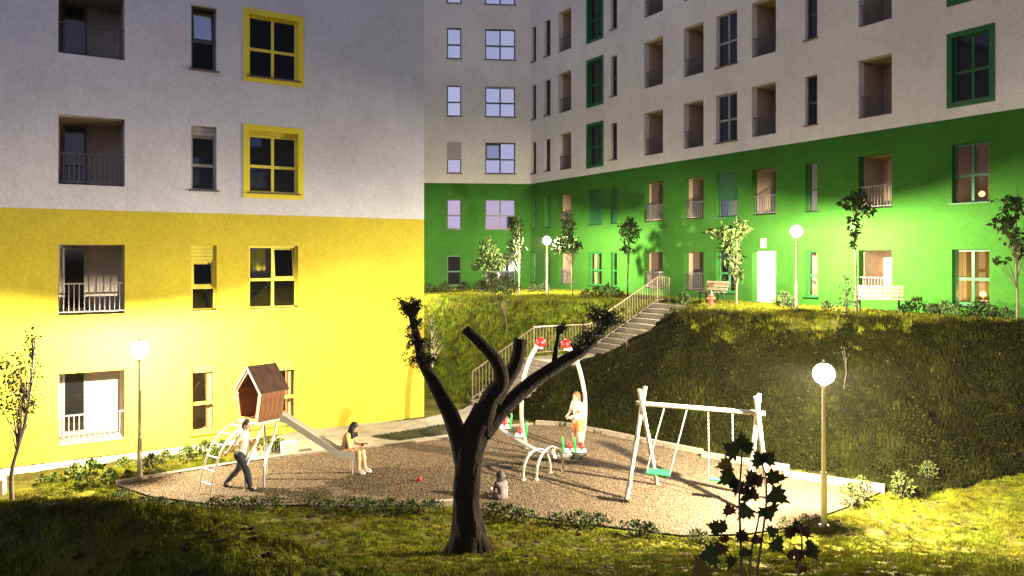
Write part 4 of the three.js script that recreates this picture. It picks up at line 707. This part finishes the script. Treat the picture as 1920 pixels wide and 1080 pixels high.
{ const [x, d] = site(24, 952); youngTree('leafy sapling with a bent trunk in front of the yellow wall at the left', x, d, land(x, d), 3.3, [[0.0, 2.1, 0.36, 0.42], [0.3, 2.65, 0.22, 0.45], [-0.05, 2.7, 0.22, 0.35], [0.35, 3.2, 0.14, 0.3], [0.25, 2.0, 0.3, 0.3]], { lean: 0.45, leaf: 0.085, dens: 150, color: [0.05, 0.06, 0.012], r: 0.035, branches: 9, bark: M.stem }); }
{ const x = -2.75, d = 25.6; youngTree('staked sapling on the bank beside the corner of the yellow block', x, d, land(x, d), 2.6, [[0.25, 2.1, 0.22, 0.3], [0.0, 2.5, 0.2, 0.3], [0.3, 1.7, 0.2, 0.2]], { leaf: 0.16, dens: 55, bark: std([0.42, 0.36, 0.24]), color: [0.06, 0.08, 0.015], r: 0.03 }); }
{ const x = -0.2, d = 27.2; youngTree('thin staked sapling on the bank behind the lower flight of stairs', x, d, land(x, d), 1.7, [[-0.1, 1.5, 0.35, 0.35], [-0.35, 1.3, 0.25, 0.2]], { leaf: 0.13, dens: 60, color: [0.03, 0.045, 0.012], r: 0.02 }); }
scene.fog = new THREE.FogExp2(0xfff4e0, 0.00015);   // thin night haze that glows round the lamps
{ const [x, d] = tsite(1575, 596); youngTree('tall bushy sapling in front of the bench', x, d - 0.4, land(x, d - 0.4), 1.25, [[0, 0.95, 0.2, 0.4], [0.15, 0.6, 0.2, 0.3], [-0.12, 0.35, 0.25, 0.25]], { leaf: 0.1, dens: 70, color: [0.045, 0.06, 0.015], r: 0.015 }); }
{ const x = 8.1, d = 18.2; youngTree('thin stake sapling on the dark bank behind the near lamp', x, d, land(x, d), 1.15, [[0, 1.0, 0.16, 0.2]], { leaf: 0.07, dens: 50, color: [0.04, 0.05, 0.015], r: 0.012 }); }
{ const x = 3.6, d = 23.4; youngTree('short thin sapling on the dark bank below the stairs', x, d, land(x, d), 0.9, [[0, 0.75, 0.14, 0.2]], { leaf: 0.07, dens: 50, color: [0.05, 0.06, 0.02], r: 0.012 }); }

// old pollarded tree in the foreground
{
  const D = 11.4, P = (px, py, dz = 0) => at(px, py, D + dz), b = P(880, 1030), gy = ground(b.x, D);
  const G = thing('old_tree', 'old pollarded tree with a thick dark trunk and cut limbs', 'tree', [b.x, gy, -D]), L = (l) => l.map((v) => v.clone().sub(V(b.x, gy, -D)));
  part('trunk', limbGeo(L([V(b.x, gy - 0.2, -D), P(878, 1005), P(876, 955), P(876, 900), P(880, 850), P(893, 805), P(912, 765)]), [0.36, 0.26, 0.21, 0.195, 0.2, 0.195, 0.17], 70, 36, 0.24), M.bark, G);
  for (let i = 0; i < 6; i++) { const a = i / 6 * 6.283 + 0.4; part('root', limbGeo([V(Math.cos(a) * 0.12, 0.28, Math.sin(a) * 0.12), V(Math.cos(a) * 0.27, 0.1, Math.sin(a) * 0.27), V(Math.cos(a) * 0.48, -0.1, Math.sin(a) * 0.48)], [0.16, 0.09, 0.04], 10, 8, 0.2), M.bark, G); }
  part('limb', limbGeo(L([P(872, 880), P(862, 830, 0.05), P(843, 775, 0.1), P(815, 722, 0.15), P(794, 680, 0.2), P(782, 635, 0.2), P(771, 590, 0.2)]), [0.146, 0.142, 0.129, 0.103, 0.086, 0.065, 0.052], 36, 12, 0.16), M.bark, G);
  part('limb', limbGeo(L([P(905, 790), P(922, 740, -0.1), P(940, 715, -0.2), P(934, 682, -0.25), P(908, 650, -0.3), P(872, 617, -0.35)]), [0.163, 0.138, 0.120, 0.099, 0.086, 0.071], 30, 12, 0.14), M.bark, G);
  part('limb', limbGeo(L([P(925, 750), P(950, 712, 0.1), P(968, 680, 0.15), P(976, 636, 0.2)]), [0.138, 0.116, 0.107, 0.103], 22, 12, 0.14), M.bark, G);
  part('limb', limbGeo(L([P(905, 812), P(945, 765, 0.2), P(1000, 715, 0.4), P(1050, 682, 0.5), P(1095, 655, 0.6), P(1140, 608, 0.7)]), [0.146, 0.129, 0.116, 0.103, 0.086, 0.052], 34, 12, 0.13), M.bark, G);
  part('limb', limbGeo(L([P(1038, 690, 0.5), P(1042, 655, 0.5), P(1048, 618, 0.55)]), [0.05, 0.035, 0.02], 12, 8, 0.1), M.bark, G);
  const tw = [], lv = [], olive = [0.03, 0.034, 0.016];
  const tuft = (px, py, dz, n, rx, ry, up, sz) => { for (let i = 0; i < n; i++) { const s = P(px + rr(-rx * 0.3, rx * 0.3), py, dz), e = P(px + rr(-rx, rx), py - up + rr(-ry, ry), dz + rr(-0.3, 0.3)); tw.push(limbGeo(L([s, s.clone().lerp(e, 0.5).add(V(rr(-0.05, 0.05), 0.05, 0)), e]), [0.012, 0.004], 6, 5)); for (let k = 0; k < 30; k++) { const p = s.clone().lerp(e, rr(0.2, 1.05)).add(V(rr(-0.04, 0.04), rr(-0.04, 0.04), rr(-0.04, 0.04))).sub(V(b.x, gy, -D)); lv.push([p, randDir(-0.3), sz * rr(0.6, 1.2), sz * rr(0.25, 0.4), vary(olive)]); } } };
  tuft(770, 592, 0.2, 30, 24, 14, 22, 0.07); tuft(785, 640, 0.2, 16, 30, 22, -8, 0.06); tuft(792, 672, 0.2, 12, 38, 16, -4, 0.06); tuft(775, 610, 0.2, 12, 20, 20, 0, 0.06); tuft(800, 690, 0.15, 8, 24, 14, 6, 0.06); tuft(1138, 610, 0.7, 34, 36, 18, 22, 0.07); tuft(1110, 640, 0.65, 22, 34, 16, 22, 0.07); tuft(1048, 622, 0.55, 10, 18, 14, 14, 0.06); tuft(1085, 660, 0.6, 10, 20, 10, 18, 0.06);
  part('twigs', tw, M.bark, G); part('crown', leafGeo(lv), M.leaf, G);
}
// broad-leaved sapling close to the camera
const lobed = (() => {
  const pts = [[0, 0], [0.18, 0.02], [0.42, -0.1], [0.36, 0.1], [0.62, 0.22], [0.4, 0.3], [0.46, 0.52], [0.24, 0.5], [0.2, 0.72], [0.1, 0.7], [0, 1.0]], r = pts.map(([x, y]) => new THREE.Vector2(x, y)), l = pts.slice(1, -1).reverse().map(([x, y]) => new THREE.Vector2(-x, y));
  const g = new THREE.ShapeGeometry(new THREE.Shape([...r, ...l])), P = g.attributes.position; for (let i = 0; i < P.count; i++) P.setZ(i, -0.25 * Math.abs(P.getX(i)) - 0.12 * P.getY(i) ** 2); g.computeVertexNormals(); return g.toNonIndexed();
})();
const leafGreen = phy([0.012, 0.017, 0.005], { transmission: 0.22, thickness: 0, specularIntensity: 0.2,  roughness: 0.8, side: THREE.DoubleSide }), leafRed = phy([0.022, 0.011, 0.005], { transmission: 0.22, thickness: 0, specularIntensity: 0.2,  roughness: 0.8, side: THREE.DoubleSide }), leafOlive = phy([0.06, 0.05, 0.01], { transmission: 0.22, thickness: 0, specularIntensity: 0.2,  roughness: 0.5, side: THREE.DoubleSide });
function broadPlant(label, D, stems, leaves) {
  const P = (px, py, dz = 0) => at(px, py, D + dz), b = P(...stems[0][0]), gy = ground(b.x, D), G = thing('broad_leaved_sapling', label, 'plant', [b.x, gy, -D]), o = V(b.x, gy, -D);
  for (const s of stems) { const pts = s.map(([x, y]) => P(x, y).sub(o)); const foot = pts[0].clone().setY(-0.05); foot.x *= 0.6; part('stem', limbGeo([foot, ...pts], [0.011, 0.008, 0.004], 20, 7, 0.1), M.stem, G); }
  for (const [px, py, size, ang, kind, tilt] of leaves) { const m = part('leaf', lobed, [leafGreen, leafRed, leafOlive][kind ?? 0], G); m.position.copy(P(px, py, rr(-0.1, 0.1)).sub(o)); m.scale.setScalar(size * 0.74 * D / FOC); m.rotation.set(tilt ?? rr(-0.5, 0.5), rr(-0.6, 0.6), ang, 'ZYX'); }
}
broadPlant('dark broad-leaved sapling close in front of the swing', 4.1, [[[1390, 1085], [1388, 1000], [1386, 930], [1390, 870], [1392, 835]], [[1418, 1085], [1430, 1000], [1437, 940], [1436, 890], [1428, 870]], [[1408, 1040], [1420, 985], [1424, 960]]], [
  [1385, 850, 52, 0.9, 0], [1395, 848, 44, -0.7, 0], [1392, 838, 40, 0.1, 0], [1372, 872, 46, 1.9, 2], [1378, 890, 56, 2.1, 0], [1400, 896, 50, -1.9, 0], [1386, 902, 46, 2.9, 0], [1430, 872, 46, 0.5, 0], [1434, 868, 44, -0.6, 0], [1438, 900, 60, -1.3, 0], [1442, 925, 62, -2.0, 0], [1440, 950, 58, -2.8, 0], [1430, 905, 36, 1.4, 1], [1412, 930, 46, 1.6, 0], [1405, 950, 48, 2.4, 0], [1408, 935, 36, -0.3, 1], [1370, 965, 34, 0.4, 1], [1364, 985, 46, 2.0, 0], [1350, 992, 40, 1.2, 0], [1384, 1000, 34, -2.2, 1], [1394, 1000, 34, 2.8, 1], [1400, 925, 32, 0.9, 1], [1355, 1020, 38, 2.7, 1], [1365, 1015, 32, 1.2, 1], [1452, 1012, 48, -2.5, 0], [1440, 1000, 34, -1.2, 0], [1345, 1040, 56, 1.7, 0], [1325, 1058, 58, 2.3, 2], [1400, 1045, 34, 0.3, 0], [1378, 1045, 44, 2.6, 0], [1420, 1020, 30, 0.2, 1], [1416, 905, 34, 0.8, 1]]);
broadPlant('small dark broad-leaved sapling right of the larger one', 4.2, [[[1496, 1085], [1502, 1040], [1503, 1000], [1498, 985]]], [[1497, 1000, 42, 0.2, 0], [1490, 1005, 40, 0.9, 1], [1506, 1005, 34, -0.5, 1], [1512, 1030, 46, -1.6, 0], [1516, 1028, 40, -2.4, 0], [1500, 1030, 38, 2.9, 1], [1488, 1042, 24, 1.5, 1], [1504, 1060, 34, 2.8, 1]]);

// shrubs and low plants
const shrubKinds = [];
function shrubGeo(w, h, leaf, dens, col) { const lv = [], st = []; const n = Math.round(dens); for (let i = 0; i < n; i++) { const d = randDir(-0.4), r = Math.cbrt(rr(0.1, 1)); lv.push([V(d.x * w * r, h * 0.5 + d.y * h * 0.5 * r, d.z * w * r), randDir(-0.2), leaf * rr(0.6, 1.2), leaf * rr(0.4, 0.7), vary(col)]); } for (let i = 0; i < 7; i++) { const a = rnd() * 6.28; st.push(limbGeo([V(0, -0.08, 0), V(Math.cos(a) * w * 0.3, h * 0.4, Math.sin(a) * w * 0.3), V(Math.cos(a) * w * 0.6, h * rr(0.7, 1.0), Math.sin(a) * w * 0.6)], [0.008, 0.003], 6, 4)); } return [leafGeo(lv), merge(st)]; }
const kinds = { bed: [0, 1, 2].map(() => shrubGeo(0.2, 0.34, 0.085, 150, [0.06, 0.085, 0.014])), low: [0, 1, 2].map(() => shrubGeo(0.22, 0.2, 0.06, 170, [0.03, 0.042, 0.01])), tall: [0, 1].map(() => shrubGeo(0.3, 0.75, 0.1, 230, [0.045, 0.06, 0.014])), terrace: [0, 1, 2].map(() => shrubGeo(0.22, 0.4, 0.1, 130, [0.03, 0.05, 0.012])), dark: [0, 1].map(() => shrubGeo(0.55, 0.8, 0.11, 500, [0.022, 0.032, 0.01])) };
let sk = 0;
const nth = ['leftmost', 'second from left', 'third from left', 'fourth from left', 'fifth from left', 'sixth from left', 'seventh from left', 'eighth from left', 'ninth from left', 'tenth from left', 'eleventh from left', 'twelfth from left', 'thirteenth from left', 'fourteenth from left', 'fifteenth from left', 'sixteenth from left'];
function shrubs(kind, label, group, where, list) { list.sort((a, b) => a[0] - b[0]).forEach(([px, py, s, sy], i) => shrub(kind, `${label}, ${i === list.length - 1 ? 'rightmost' : nth[i]}`, group, ...where(px, py), s, sy)); }
function shrub(kind, label, group, x, d, s = 1, sy = 1) {
  const [l, st] = kinds[kind][sk++ % kinds[kind].length], G = thing('shrub', label, 'shrub', [x, ground(x, d) - 0.01, -d], rnd() * 6.28, group); G.scale.set(s, s * sy, s);
  part('foliage', l, M.leaf, G); part('stems', st, M.stem, G);
}
shrubs('bed', 'leafy shrub along the foot of the yellow wall', 'shrubs along the yellow wall', site, [[140, 898, 1.0], [170, 912, 1.5], [205, 905, 0.9], [232, 876, 0.8], [285, 888, 1.2], [310, 862, 0.9], [352, 866, 1.1], [385, 858, 1.2], [415, 850, 0.9], [500, 852, 1.1], [520, 846, 1.0], [80, 906, 0.6], [104, 902, 0.6], [240, 900, 0.7], [400, 866, 0.8]]);
shrubs('low', 'low plant on the near gravel edge left of the trunk', 'low plants along the gravel left of the tree', site, [[230, 938, 1.0], [272, 955, 1.2], [300, 958, 1.2], [335, 962, 1.1], [360, 962, 1.0], [400, 956, 1.1], [440, 956, 1.1], [475, 952, 1.0], [510, 955, 1.2], [590, 948, 1.2], [620, 958, 1.1], [660, 952, 1.1], [690, 962, 1.3], [730, 958, 1.2], [770, 962, 1.2], [810, 960, 1.1]]);
shrubs('low', 'low plant on the near gravel edge right of the trunk', 'low plants along the gravel right of the tree', site, [[925, 968, 1.3], [955, 975, 1.4], [985, 982, 1.2], [1045, 985, 1.1], [1085, 985, 1.4], [1120, 985, 1.2], [1190, 1004, 1.3], [1215, 1006, 1.2], [1310, 1018, 1.0]]);
shrubs('tall', 'leafy bush near the right lamp', 'bushes around the near lamp', site, [[1595, 952, 0.9], [1615, 945, 1.0], [1690, 938, 1.0], [1740, 912, 0.8], [1470, 996, 0.5], [1510, 990, 0.5], [1530, 985, 0.4]].map(([a, b, c]) => [a, b, c * 0.75]));
shrubs('terrace', 'leafy shrub on the terrace edge beside the stairs', 'shrubs on the terrace near the stairs', tsite, [[1100, 562, 1.1, 1], [1120, 560, 1.3, 1], [1140, 562, 1.4, 1.1], [1160, 560, 1.0, 1], [1265, 574, 1.2, 1], [1285, 572, 1.4, 1], [1470, 578, 1.4, 1], [1480, 582, 1.1, 1]]);
shrubs('terrace', 'small shrub below the right end of the green wall', 'shrubs below the right end of the green wall', tsite, [[1550, 588, 0.9], [1700, 590, 0.9], [1720, 588, 1.2], [1745, 594, 0.9], [1770, 592, 1.1], [1795, 596, 1.0], [1820, 598, 0.8], [1835, 594, 1.3], [1860, 600, 1.0], [1885, 602, 0.9]]);
shrubs('dark', 'dark shrub before the far green wall', 'dark shrubs before the far green wall', tsite, [[805, 552, 0.8], [835, 552, 0.9], [870, 550, 0.9], [925, 556, 1.6], [945, 560, 1.5], [905, 556, 1.1], [1000, 550, 0.7], [1020, 550, 0.8]].map(([a, b, c]) => [a, b, c * 0.8]));

// ------------------------------------------------------------------ grass, ground cover and pebbles
const dummy = new THREE.Object3D();
function blades(n, h, w, spread) { const pos = []; for (let i = 0; i < n; i++) { const a = rnd() * 6.283, x = rr(-spread, spread), z = rr(-spread, spread), l = h * rr(0.5, 1.1), bx = Math.cos(a) * l * 0.6 * rnd(), bz = Math.sin(a) * l * 0.6 * rnd(), sx = Math.cos(a + 1.57) * w / 2, sz = Math.sin(a + 1.57) * w / 2; pos.push(x - sx, -0.01, z - sz, x + sx, -0.01, z + sz, x + bx, l, z + bz); } const g = new THREE.BufferGeometry(); g.setAttribute('position', new THREE.Float32BufferAttribute(pos, 3)); g.computeVertexNormals(); return g; }
function scatter(name, label, geo, mat, n, zone, ok, size, col) {
  const ms = [], cs = [];
  for (let t = 0; t < n; t++) {
    const x = rr(zone[0], zone[1]), d = rr(zone[2], zone[3]), k = ok(x, d); if (!k) continue;
    dummy.position.set(x, ground(x, d), -d); dummy.rotation.set(rr(-0.2, 0.2), rnd() * 6.283, rr(-0.2, 0.2)); const s = rr(...size) * (k === true ? 1 : k); dummy.scale.set(s, s * rr(0.7, 1.3), s); dummy.updateMatrix(); ms.push(dummy.matrix.clone()); cs.push(lin(...col(x, d)));
  }
  const im = new THREE.InstancedMesh(geo, mat, ms.length); im.name = name; ms.forEach((m, i) => { im.setMatrixAt(i, m); im.setColorAt(i, cs[i]); }); scene.add(im);
  tag(im, label, null, null, 'stuff'); return im;
}
const tuftGeo = blades(12, 0.062, 0.010, 0.04), tuftBig = blades(13, 0.095, 0.017, 0.065);
const clod = (x, d) => n3(x * 2.3, d * 2.3, 6) + 0.7 * n3(x * 5.5, d * 5.5, 1);
const lawnCol = (x, d) => { const k = rr(0.55, 1.35) * clamp(1 + 0.9 * n3(x * 6, d * 6, 3) + 0.5 * n3(x * 1.7, d * 1.7, 11), 0.35, 1.7), m = clamp(0.5 + 1.1 * n3(x * 1.3, d * 1.3, 4), 0, 1); return [mix(0.105, 0.118, m) * k, mix(0.126, 0.104, m) * k, 0.008 * k]; };
const bankCol = (x, d) => { const c = lawnCol(x, d); return [c[0] * 1.0, c[1] * 1.18, c[2] * 1.4]; };
scatter('lawn_grass', 'short trampled grass of the foreground slope', tuftGeo, M.grass, 260000, [-10, 15, 6.6, 17.6], (x, d) => { if (x < -d * 0.72 - 0.5 || x > d * 0.72 + 1) return 0; const b = bare(x, d); return b > 0.06 && clod(x, d) > -0.42 && dist(LOWER, x, d) === 0 ? clamp(0.65 + 0.6 * clod(x, d), 0.4, 1.3) : 0; }, [0.7, 1.2], lawnCol);
scatter('terrace_grass', 'grass of the upper terrace lawn', tuftBig, M.grass, 60000, [-6, 16, 19, 39], (x, d) => { const a = x - ST.x, b = d - ST.d, r = a * ST.ux + b * ST.ud, w = a * ST.ud - b * ST.ux; const fw = -0.8539 * (x - 1.06) - 0.5205 * (d - 42.5); return (inside(UPPER, x, d) || x > 4.6 && dist(LOWER, x, d) > 0.5 && !coverAt(x, d)) && fw > 0.7 && !(r > 7.8 && r < 10.5 && w > -0.1 && w < 2.0); }, [0.7, 1.2], lawnCol);
scatter('bank_grass', 'grass on the bank left of the stairs', tuftBig, M.grass, 60000, [-6.5, 6, 24, 32], (x, d) => { const a = x - ST.x, b = d - ST.d, r = a * ST.ux + b * ST.ud, w = a * ST.ud - b * ST.ux; return dist(LOWER, x, d) > 0.05 && !inside(UPPER, x, d) && w < -0.08 && r > -6; }, [0.7, 1.4], bankCol);
const coverLeaves = (() => { const l = []; for (let i = 0; i < 9; i++) { const d = randDir(-0.5); l.push([V(rr(-0.08, 0.08), rr(0, 0.08), rr(-0.08, 0.08)), d.setY(Math.abs(d.y) * 0.6), 0.085 * rr(0.7, 1.3), 0.05 * rr(0.7, 1.3), [1, 1, 1]]); } const g = leafGeo(l); g.deleteAttribute('color'); return g; })();
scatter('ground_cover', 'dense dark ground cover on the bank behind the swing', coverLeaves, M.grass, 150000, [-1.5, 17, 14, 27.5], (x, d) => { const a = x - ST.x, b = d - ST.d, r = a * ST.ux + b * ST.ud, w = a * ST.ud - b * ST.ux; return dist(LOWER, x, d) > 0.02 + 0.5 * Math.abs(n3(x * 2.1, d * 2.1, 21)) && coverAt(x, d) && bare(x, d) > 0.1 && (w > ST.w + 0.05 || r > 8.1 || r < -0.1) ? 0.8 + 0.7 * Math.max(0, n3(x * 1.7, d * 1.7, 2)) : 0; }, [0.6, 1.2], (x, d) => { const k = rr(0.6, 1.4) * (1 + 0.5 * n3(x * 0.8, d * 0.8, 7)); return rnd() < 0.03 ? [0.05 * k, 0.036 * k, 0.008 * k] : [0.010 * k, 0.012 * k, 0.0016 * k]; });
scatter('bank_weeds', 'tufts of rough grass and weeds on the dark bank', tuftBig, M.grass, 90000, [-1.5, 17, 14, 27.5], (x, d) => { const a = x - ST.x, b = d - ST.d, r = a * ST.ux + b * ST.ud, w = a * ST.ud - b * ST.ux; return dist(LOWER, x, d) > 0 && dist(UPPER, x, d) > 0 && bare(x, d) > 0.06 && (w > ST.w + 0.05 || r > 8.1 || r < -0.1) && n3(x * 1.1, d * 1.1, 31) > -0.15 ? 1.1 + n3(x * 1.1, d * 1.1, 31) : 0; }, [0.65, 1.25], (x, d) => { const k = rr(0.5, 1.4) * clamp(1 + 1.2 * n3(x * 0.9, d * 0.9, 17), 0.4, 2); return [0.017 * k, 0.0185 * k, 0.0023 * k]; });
scatter('patch_grass', 'dark grass in the wedge bed of the path', tuftGeo, M.grass, 9000, [-4.5, -1, 19, 22], (x, d) => inside(PATCH, x, d) ? 1.4 : 0, [0.8, 1.3], (x, d) => { const k = rr(0.7, 1.3); return [0.035 * k, 0.04 * k, 0.008 * k]; });
{
  const g = new THREE.IcosahedronGeometry(0.0115, 0); g.scale(1.2, 0.7, 1);
  const im = scatter('pebbles', 'loose pebbles of the gravel play surface', g, M.pebble, 130000, [-8, 8, 12.8, 22], (x, d) => inside(GRAVEL, x, d) ? 1 : 0, [0.5, 1.5], () => { const k = rnd() < 0.25 ? rr(0.35, 0.6) : rr(0.7, 1.15); return [0.142 * k, 0.092 * k, 0.044 * k]; });
  const m = new THREE.Matrix4(); for (let i = 0; i < im.count; i++) { im.getMatrixAt(i, m); m.elements[13] = 0.01; im.setMatrixAt(i, m); }
}
{   // clods of bare earth in the lawn
  const g = new THREE.IcosahedronGeometry(0.05, 1), P = g.attributes.position; for (let i = 0; i < P.count; i++) { const k = 1 + 0.35 * n3(P.getX(i) * 30, P.getY(i) * 30, P.getZ(i) * 30); P.setXYZ(i, P.getX(i) * k * 1.4, P.getY(i) * k * 0.6, P.getZ(i) * k); } g.computeVertexNormals();
  scatter('earth_clods', 'small clods of dark earth in the foreground lawn', g, M.grass, 3500, [-9, 8.4, 7, 15], (x, d) => Math.abs(x) < d * 0.7 + 0.4 && bare(x, d) > 0.15 && dist(LOWER, x, d) === 0 && clod(x, d) < -0.25 ? 1 : 0, [0.3, 0.85], () => { const k = rr(0.6, 1.3); return [0.02 * k, 0.012 * k, 0.005 * k]; });
}

scene.traverse((o) => { if (o.isMesh) { o.castShadow = true; o.receiveShadow = true; } });
renderer.render(scene, camera);
